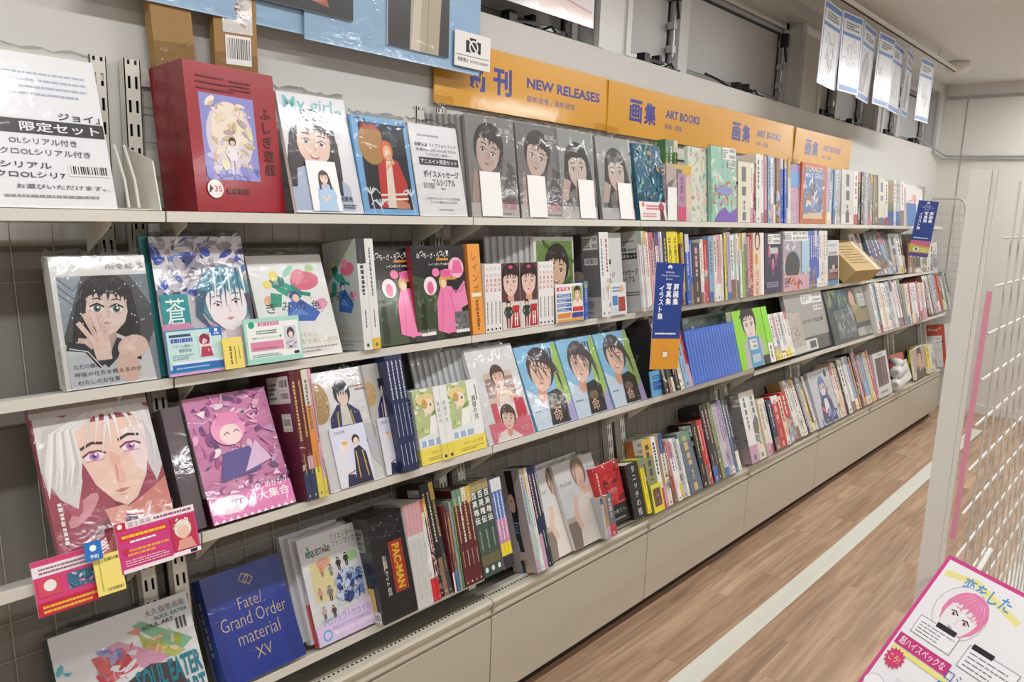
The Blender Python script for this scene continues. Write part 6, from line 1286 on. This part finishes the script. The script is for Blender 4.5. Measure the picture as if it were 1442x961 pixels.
y4 = 1.475
run('thin white and pink volumes', 1.3127, 1.3709, y4, z, .292, .17, ['white'] * 9, 14, same='thin white volume with pink head beside the black boxed book', group='thin white volumes beside the black boxed book', marks=lambda i: (lambda A: (A.rect(0, 0, 1, A.r, '#d4d4d2'), A.rect(0, A.r * .7, 1, A.r, ['#d8909c', '#c8a8ac'][i % 2]), A.line([(.5, A.r * .08), (.5, A.r * .66)], .3, ['#b4b4b2', '#c2c2c0', '#a8a8a8'][i % 3]))), wrap=True)
run('the red footed group before the black books', 1.3709, 1.4008, y4, z, .29, .17, ['white', 'white', 'maroon:1.2'], 16, seed=42, accents=['#c81e2c'])
run('the black books with white spine lettering', 1.4008, 1.4512, y4 + .005, z, .325, .2, ['black', 'black', 'charcoal'], 18, seed=43, wrap=True, first=lambda A: (A.rect(0, 0, 1, A.r, '#1c1a1c'), A.rect(.45, A.r * .84, .95, A.r * .96, '#c8c6c2'), A.barcode(.72, A.r * .86, .93, A.r * .94, 3), A.barcode(.72, A.r * .74, .93, A.r * .81, 5)))
run('the small coloured group left of the maroon row', 1.4541, 1.4916, y4, z, .27, .17, ['maroon:.6', 'brown', 'grey:.7', 'green:.7'], 14, seed=44, hv=.04, wrap=True)
run('maroon spines', 1.4945, 1.5695, y4 - .004, z, .287, .18, ['maroon'] * 4, 15, same='maroon spine with fine white lettering in the row of four', group='four maroon spines', wrap=True)
run('green spines', 1.5726, 1.6548, y4 - .006, z, .288, .18, ['green'] * 3, 17, same='dark green spine with large white characters', group='three dark green spines', wrap=True, marks=lambda i: (lambda A: (A.rect(0, 0, 1, A.r, '#3f5348'), A.rect(0, A.r * .9, 1, A.r, '#a89a6c'), A.vtext('百英雄伝', .5, A.r * .9, .8, '#f2f0ea', .02, 1.2), A.vfine(.4, .6, A.r * .28, A.r * .48, '#a8b0a8', 3), A.rect(0, A.r * .12, 1, A.r * .22, '#6a6444'), A.ell(.5, A.r * .07, .25, .3, '#e4e4e0'))))
run('blue pink spines', 1.6580, 1.7042, y4 - .008, z, .28, .18, ['lilac'] * 3, 16, same='slim blue and pink spine with yellow foot band', group='slim blue and pink spines', wrap=True, marks=lambda i: (lambda A: (A.rect(0, 0, 1, A.r, '#c88ab4'), A.rect(0, A.r * .55, 1, A.r * .86, '#4f78b8'), A.rect(0, A.r * .86, 1, A.r, '#dfe2e4'), A.rect(0, A.r * .14, 1, A.r * .28, '#ecd82a'), A.rect(0, 0, 1, A.r * .14, '#2c2a30'), A.vfine(.3, .7, A.r * .32, A.r * .84, '#efeaf0', i))))
yb, zb = 1.47, .421
run('the wrapped photo group with dark-haired face cover', 1.8180, 1.9028, yb - .005, zb, .34, .21, ['silver', 'mint:.5', 'white:.8', 'navy', 'navy', 'charcoal:.6'], 17.5, seed=46, wrap=True, name='photo_book', first=art_face_dark)
for i in range(2):
    book(['white photo book of a woman in a pale dress, front copy', 'white photo book of a woman in a pale dress, copy behind on the left'][i], [2.0445, 2.0445 - .12][i], [R4Y - .034, R4Y - .018][i], zb, .236, .302, .014, [25, 25][i], name='photo_book', cover='#dadada', wrap=True, film=(i == 0), arts=[('front', 'cover_print', art_white_woman4)])
for i in range(2):
    book(f'wrapped white photo book behind the pale dress copies, {ORD[i]} from front', 2.0445 - .012 - .02 * i, R4Y - .001 + .0135 * i, zb, .236, .302 + .006 * i, .012, 25, name='photo_book', cover='#d2d2d0', group='stack behind the pale dress copies', wrap=True)
book('red book with black band and white text', 2.2248, R4Y - .03, zb + .03, 2.3895 - 2.2248, .225, .03, 20, name='novel', cover='#c8242e', wrap=True, film=True, arts=[('front', 'cover_print', art_redbook)])
run('the small wrapped silver volumes in front of the red book', 2.1979, 2.2705, R4Y - .055, zb, .15, .06, ['silver:.5', 'tan:.8', 'slate:1.4'], 15, seed=47, wrap=True, name='small_book')
run('tan', 2.3994, 2.4851, yb, zb + .02, .21, .14, ['black'], 17, same='black spine with large white vertical title beside the yellow spine', group='black spine', name='novel', marks=lambda i: (lambda A: (A.rect(0, 0, 1, A.r, '#17191a'), A.vtext('タニッチの怪', .55, A.r * .97, .42, '#ecebe6', .0, 1.2))), first=lambda A: (A.rect(0, 0, 1, A.r, '#17191a'), A.ell(.7, A.r * .8, .08, .06, '#3a5a54')))
run('yellow', 2.4903, 2.5162, yb - .004, zb + .02, .215, .14, ['yellow'], 17, same='narrow yellow spine with black lettering beside the black spine', group='narrow yellow spine', name='novel')
run('the barcode stickered stack right of the narrow yellow spine', 2.5267, 2.6794, yb - .006, zb + .01, .292, .16, ['olive:2', 'white:1', 'tan:.6', 'cream:1'], 16, seed=48, wrap=True, first=lambda A: (A.rect(0, 0, 1, A.r, '#8a9a48'), A.rect(0, A.r * .78, .5, A.r, '#b86a2c'), A.rect(.5, A.r * .8, 1, A.r, '#d8d6d2'), A.barcode(.7, A.r * .9, .98, A.r * .97, 3), A.barcode(.7, A.r * .81, .98, A.r * .88, 4), A.rect(0, A.r * .68, 1, A.r * .77, '#cfcdc8'), A.barcode(.6, A.r * .69, .95, A.r * .76, 6), A.rect(.4, A.r * .45, 1, A.r * .52, '#d4d4cc')))
child_card(BOOKS[-4], 'yellow_card', .004, -.004, .0, .075, .11, .001, lambda A: (A.rect(0, 0, 1, A.r, '#e6da32'), A.rect(.15, A.r * .2, .85, A.r * .85, '#6a4a44'), A.scatter(14, ['#8a6a60', '#4a3030', '#a88a7c'], .05, .15, (.16, A.r * .22, .84, A.r * .83), 3)), label='yellow framed card')
run('the short white group left of the slate box', 2.6851, 2.8196, yb - .006, zb, .255, .15, ['brown:.6', 'red:.6', 'white', 'white', 'silver', 'white:.7'], 19, hv=.02, seed=49, wrap=True)
run('slate box', 2.8256, 2.9310, yb - .006, zb, .26, .17, ['slate'], 21, same='plain slate wrapped book between white group and black books', group='slate book', wrap=True)
run('the black books with red spines on the bottom shelf', 2.9373, 3.0282, yb - .006, zb, .288, .18, ['black:1.4', 'red:.7', 'red:.7'], 18, seed=50, wrap=True, first=back_cover('#1d1b1e', 5))
run('the tall dark wrapped group right of the red spines', 3.0348, 3.2944, yb - .01, zb - .004, .352, .2, ['black:1.3', 'charcoal', 'olive', 'silver:1.2', 'lilac', 'lilac', 'slate:.8', 'navy'], 19, hv=.02, seed=51, wrap=True, first=lambda A: (A.rect(0, 0, 1, A.r, '#1d1d20'), A.scatter(8, ['#2f7a7a', '#3a8a80', '#6a3a40'], .06, .16, (.3, A.r * .6, 1, A.r), 5)))
run('the grey stickered thick volumes past the tall dark group', 3.4081, 3.5683, yb - .01, zb - .004, .34, .2, ['white:1.2', 'cream:1'], 18, seed=52, first=lambda A: (A.rect(0, 0, 1, A.r, '#8f8d8b'), A.scatter(14, ['#6a6866', '#b4b2ae', '#54524f'], .06, .2, (0, A.r * .1, 1, A.r * .7), 4), stickers(A, .3, 6, .82), A.rect(.3, 0, 1, A.r * .22, '#a8989c')))
run('the cream volume with green picture before the red book row', 3.5849, 3.6609, yb - .012, zb, .28, .17, ['cream:1', 'white:.5'], 18, seed=53)
run('the red spined row before the brown carton back', 3.7041, 3.9597, yb - .002, zb + .004, .285, .16, ['navy:1', 'red:1.4', 'peach:.7', 'red:1.2'], 19, hv=.03, seed=54)
run('the pale row left of the blue-haired voice cover', 3.9693, 4.2733, yb, zb, .32, .19, ['tan:.8', 'white', 'cream:.7', 'white', 'white:.8', 'maroon:.5', 'silver', 'yellow:.5', 'maroon:.6', 'white:.7'], 23, hv=.02, seed=55)
book('grey cover with blue-haired singer figure', 4.3056, yb - .004, zb, 4.6246 - 4.3056, .315, .02, 21, name='art_book', cover='#c4c6cc', wrap=True, arts=[('front', 'cover_print', art_aivoice)])
run('the pale row right of the blue-haired singer cover', 4.6367, 5.0073, yb - .004, zb, .345, .19, ['white:.8', 'peach', 'cream:.7', 'charcoal:.4', 'white:1.2', 'silver', 'white', 'sky:1.2', 'orange:.6'], 20.5, hv=.03, seed=56)
run('the blue and coloured row near the bottom shelf end', 5.0208, 5.3491, yb - .004, zb, .35, .19, ['black:.6', 'pink:.7', 'brown:.6', 'sky:1.4', 'silver', 'yellow:.6', 'magenta:.9'], 20, hv=.03, seed=57, wrap=True)
book('boxed item with dark window and white frame at the far bottom shelf', 5.3642, yb, zb, 5.6624 - 5.3642, .30, .08, 15, name='boxed_set', cat='box', cover='#d8d6d4', pages=False, wrap=True, arts=[('front', 'front_print', lambda A: (A.rect(0, 0, 1, A.r, '#d2d0d0'), A.rect(.12, A.r * .24, .86, A.r * .88, '#4a2f34'), A.rect(.5, A.r * .24, .58, A.r * .88, '#7a5248'), A.rect(.7, A.r * .24, .76, A.r * .88, '#8a6458'), A.fine(.3, A.r * .92, .7, A.r * .97, 1, '#777', 2), A.fine(.2, A.r * .06, .7, A.r * .16, 1, '#8a8a90', 3)))])
# far end: red acrylic stand, white rolls, last books
xe = 5.7285
st = thing('acrylic_stand', 'translucent red stand plate behind the white rolls', 'stand', (xe + .13, 1.545, zb + .01), (-math.radians(10), 0, math.radians(-4)))
pl = MB(); n = 6; W_, H_, r_ = .30, .215, .04
ring = [(0, 0), (W_, 0)] + [(W_ - r_ + r_ * math.cos(a * math.pi / 2 / n), H_ - r_ + r_ * math.sin(a * math.pi / 2 / n)) for a in range(n + 1)] + [(r_ - r_ * math.sin(a * math.pi / 2 / n), H_ - r_ + r_ * math.cos(a * math.pi / 2 / n)) for a in range(n + 1)]
k = len(ring)
pl.face([(p[0], 0, p[1]) for p in ring]); pl.face([(p[0], .006, p[1]) for p in ring[::-1]])
for i in range(k): a, b_ = ring[i], ring[(i + 1) % k]; pl.face([(a[0], 0, a[1]), (a[0], .006, a[1]), (b_[0], .006, b_[1]), (b_[0], 0, b_[1])])
pl.build('plate', 'red_acrylic', st)
MB().box(.02, W_ - .02, .006, .05, 0, .005).build('foot', 'red_acrylic', st)
for i, (dx, dz, dy) in enumerate(((0, .045, 0), (.02, .13, .01))):
    t = thing('paper_roll', ['lower white wrapped paper roll beside the red stand', 'upper white wrapped paper roll beside the red stand'][i], 'roll', (xe + dx, 1.475 + dy, zb + dz), (0, 0, math.radians(6)), 'white wrapped rolls')
    m = MB(); m.smooth = True
    m.tube([(0, 0, 0), (.004, 0, 0), (.06, 0, .001), (.14, 0, -.001), (.215, 0, 0), (.22, 0, 0)], .043, 18); m.build('roll', 'wrap_white', t)
    m = MB(); m.tube([(-.004, 0, 0), (.0, 0, 0)], .018, 14); m.build('core_hole', 'deck_paint', t)
t = thing('paper_roll', 'small white roll resting on top of the two rolls', 'roll', (xe + .07, 1.475, zb + .19), (0, 0, math.radians(50)), 'white wrapped rolls')
m = MB(); m.smooth = True; m.tube([(0, 0, 0), (.05, 0, .002), (.1, 0, 0)], .028, 16); m.build('roll', 'wrap_white', t)
book('white leaflet stack leaning between red stand and portrait cover', 6.10, yb + .03, zb, .15, .15, .02, 20, 0, -8, 'leaflet', 'leaflet', cover='#e6e6e0')
book('portrait cover of dark-haired person with clasped hands at the far end', 6.25, yb + .0, zb, .32, .225, .02, 14, 0, -2, 'photo_book', cover='#e0dcd0', arts=[('front', 'cover_print', lambda A: (A.rect(0, 0, 1, A.r, '#b49c88'), A.rect(0, 0, 1, A.r * .22, '#e0dcc8'), head(A, .5, A.r * .66, .16, '#1f1a1a', '#d8aa90', '#2a1c18', -.2, False, '#3a302c', .9, False, 6), A.line([(.4, A.r * .3), (.52, A.r * .45), (.66, A.r * .3)], .12, '#d8aa90'), A.ell(.78, A.r * .12, .13, .11, '#3c4044')))])
run('the yellow and white pair at the far bottom corner', 6.60, 6.86, yb, zb, .215, .16, ['yellow:1.3', 'white:.5', 'white:1', 'silver:.8'], 13, seed=59)
book('orange red magazine with white lettering on the far end rack', 7.17, 1.70, .36, .23, .36, .02, 6, -78, -10, 'magazine', 'magazine', cover='#b8402a', arts=[('front', 'cover_print', art_shoya)])
book('white magazine behind the orange red magazine', 7.21, 1.66, .37, .23, .36, .02, 6, -78, -10, 'magazine', 'magazine', cover='#dcdcd8')

# ---------------------------------------------------------------- far wire rack panel
t = thing('wire_rack', 'white wire grid rack panel at the far end of the shelves', 'rack', (7.30, 0, 0))
def ry(v): return 1.52 - (1.8 - v) * .10
pts = [(0, 1.79, .2), (0, 1.79, 1.76), (0, 1.76, 1.80), (0, ry(1.8) + .05, 1.80), (0, ry(1.8) + .015, 1.785), (0, ry(1.75), 1.75), (0, ry(.2), .2), (0, 1.79, .2)]
MB().tube(pts, .011, 8).build('outer_frame', 'wire_rack_grey', t)
g = MB()
for k in range(1, 7): g.tube([(0, 1.79 + (ry(.2) - 1.79) * k / 7, .2), (0, 1.79 + (ry(1.8) - 1.79) * k / 7, 1.79)], .003, 5)
for k in range(1, 24): v = .2 + 1.6 * k / 24; g.tube([(.002, 1.79, v), (.002, ry(v), v)], .003, 5)
g.build('wires', 'wire_rack_grey', t)

# ---------------------------------------------------------------- near island rack on the right and its poster
t = thing('island_rack', 'white metal display rack with wire mesh at the right foreground', 'rack', (0, 0, 0))
PXX, PYY = 2.02, .418
MB().box(PXX, PXX + .02, PYY - .042, PYY, 0, 1.72).box(PXX + .006, PXX + .016, PYY - .052, PYY - .042, 0, 1.72).build('post', 'white_rim', t)
MB().box(PXX + 1.8, PXX + 1.83, PYY - .055, PYY, 0, 1.72).build('post', 'white_rim', t)
g = MB()
for k in range(13): g.tube([(PXX + .02, PYY - .075, .25 + .11 * k), (PXX + 1.82, PYY - .075, .25 + .11 * k)], .0035, 6)
for k in range(1, 18): g.tube([(PXX + .1 * k, PYY - .082, .2), (PXX + .1 * k, PYY - .082, 1.7)], .003, 6)
g.build('wires', 'wire_white', t)
MB().box(PXX, PXX + 1.83, PYY - .5, PYY, .1, .16).build('base_shelf', 'white_rim', t)
ya, yb_ = PYY - .064, PYY - .076
rb = MB().quadbox([(PXX - .004, ya + .004, .85), (PXX - .004, yb_ + .004, .85), (PXX - .002, yb_ + .004, .85), (PXX - .002, ya + .004, .85), (PXX - .004, ya, 1.45), (PXX - .004, yb_, 1.45), (PXX - .002, yb_, 1.45), (PXX - .002, ya, 1.45)])
o = rb.build('pink_ribbon', 'pink_strap', t); o['label'] = 'pink strap'

def art_poster(A):
    r = A.r; A.rect(0, 0, 1, r, '#d6468f'); A.rect(.03, .03, .97, r - .03, '#f3f3f5')
    A.line([(.06, r * .9), (.3, r * .93), (.7, r * .84)], .05, '#f2ea9a'); A.text('恋をした', .22, r * .86, .6, r * .94, '#5a9cd4', .02)
    A.ell(.33, r * .74, .2, .21, '#b8a8b0'); A.ell(.33, r * .74, .195, .205, '#f3f0f3'); head(A, .35, r * .72, .13, '#ea8ab2', '#f4f1f2', '#d88aa4', -.25, False, None, 1.3, False, 8, lips='#c8a8b0', shade='#d8d0d6')
    A.rect(.1, r * .52, .44, r * .63, '#8a8a90'); A.rect(.105, r * .524, .435, r * .626, '#f6f6f8'); A.rect(.24, r * .615, .4, r * .645, '#26262a'); A.fine(.13, r * .535, .42, r * .61, 4, '#8a8a90', 3, .3)
    A.rect(.52, r * .5, .9, r * .63, '#8a8a90'); A.rect(.525, r * .504, .895, r * .626, '#f6f6f8'); A.rect(.54, r * .615, .7, r * .645, '#26262a'); A.fine(.55, r * .515, .87, r * .61, 4, '#8a8a90', 5, .3)
    A.line([(.06, r * .4), (.5, r * .4), (.95, r * .3)], .035, '#f4e98a'); A.rect(.05, r * .42, .5, r * .49, '#c8377c'); A.text('超ハイスペックな', .08, r * .432, .47, r * .48, '#fbe8f2', .01)
    A.text('ロシアンJKと', .5, r * .395, .95, r * .465, '#4a5fb4', -.006); A.text('青春ラブコメディ', .48, r * .33, .97, r * .395, '#3f94d4', .02)
    pts = [(.13 + (.085 if i % 2 else .065) * math.cos(i * math.pi / 14), r * .345 + (.085 if i % 2 else .065) * math.sin(i * math.pi / 14)) for i in range(28)]; A.poly(pts, '#d8407c'); A.text('こう!', .085, r * .325, .175, r * .365, '#f6ec7a', .01)
    A.clip = (.03, .03, .97, r * .3); A.poly([(.2, .03), (.62, .03), (.58, r * .3), (.24, r * .27)], '#e6e6f2'); head(A, .36, r * .19, .085, '#d8d8ea', '#f2f0f4', '#8a90c0', -.15, True, '#9aa0d0', 1.4, False, 7, lips='#c8b0b8', shade='#d8d4e0'); head(A, .62, r * .16, .08, '#e4e4f0', '#f2f0f4', '#8a90c0', .15, True, '#7a70b8', 1.4, False, 7, lips='#c8b0b8', shade='#d8d4e0'); A.poly([(.72, .03), (.97, .03), (.97, r * .2), (.78, r * .18)], '#5a3f94')
    A.ell(.12, r * .17, .09, .07, '#c4c4d0'); A.ell(.12, r * .17, .085, .065, '#fafafc'); A.clip = (0, 0, 1, r)
    A.text('1~5', .06, r * .03, .3, r * .12, '#d04a34', .02)
pt = thing('foreground_poster', 'pink bordered comic poster card tilted in the right foreground', 'poster')
T_ = Vector((-.5, -.866, 0)).normalized(); L_ = Vector((-.533, .308, -.788)).normalized(); Z_ = -L_; Y_ = Z_.cross(T_)
PW, PH = .275, .372
bl = Vector((1.75, .307, .915)) + L_ * PH
mw = Matrix.Identity(4)
for i in range(3): mw[i][0] = T_[i]; mw[i][1] = Y_[i]; mw[i][2] = Z_[i]
mw.translation = bl
pt.matrix_world = mw
MB().box(0, PW, 0, .004, 0, PH, lin('#d6468f')).build('panel', 'print_gloss', pt)
A = Art(PW, PH); art_poster(A); A.build('poster_print', 'print_gloss', pt, 'front', PW, .004, PH)
MB().tube([(.06, .008, PH - .05), (.03, .06, PH - .02), (-.10, .23, PH + .10)], .006, 8).tube([(.02, .008, PH - .2), (-.02, .05, PH - .16), (-.10, .23, PH + .04)], .006, 8).build('holder_arm', 'white_rim', pt)
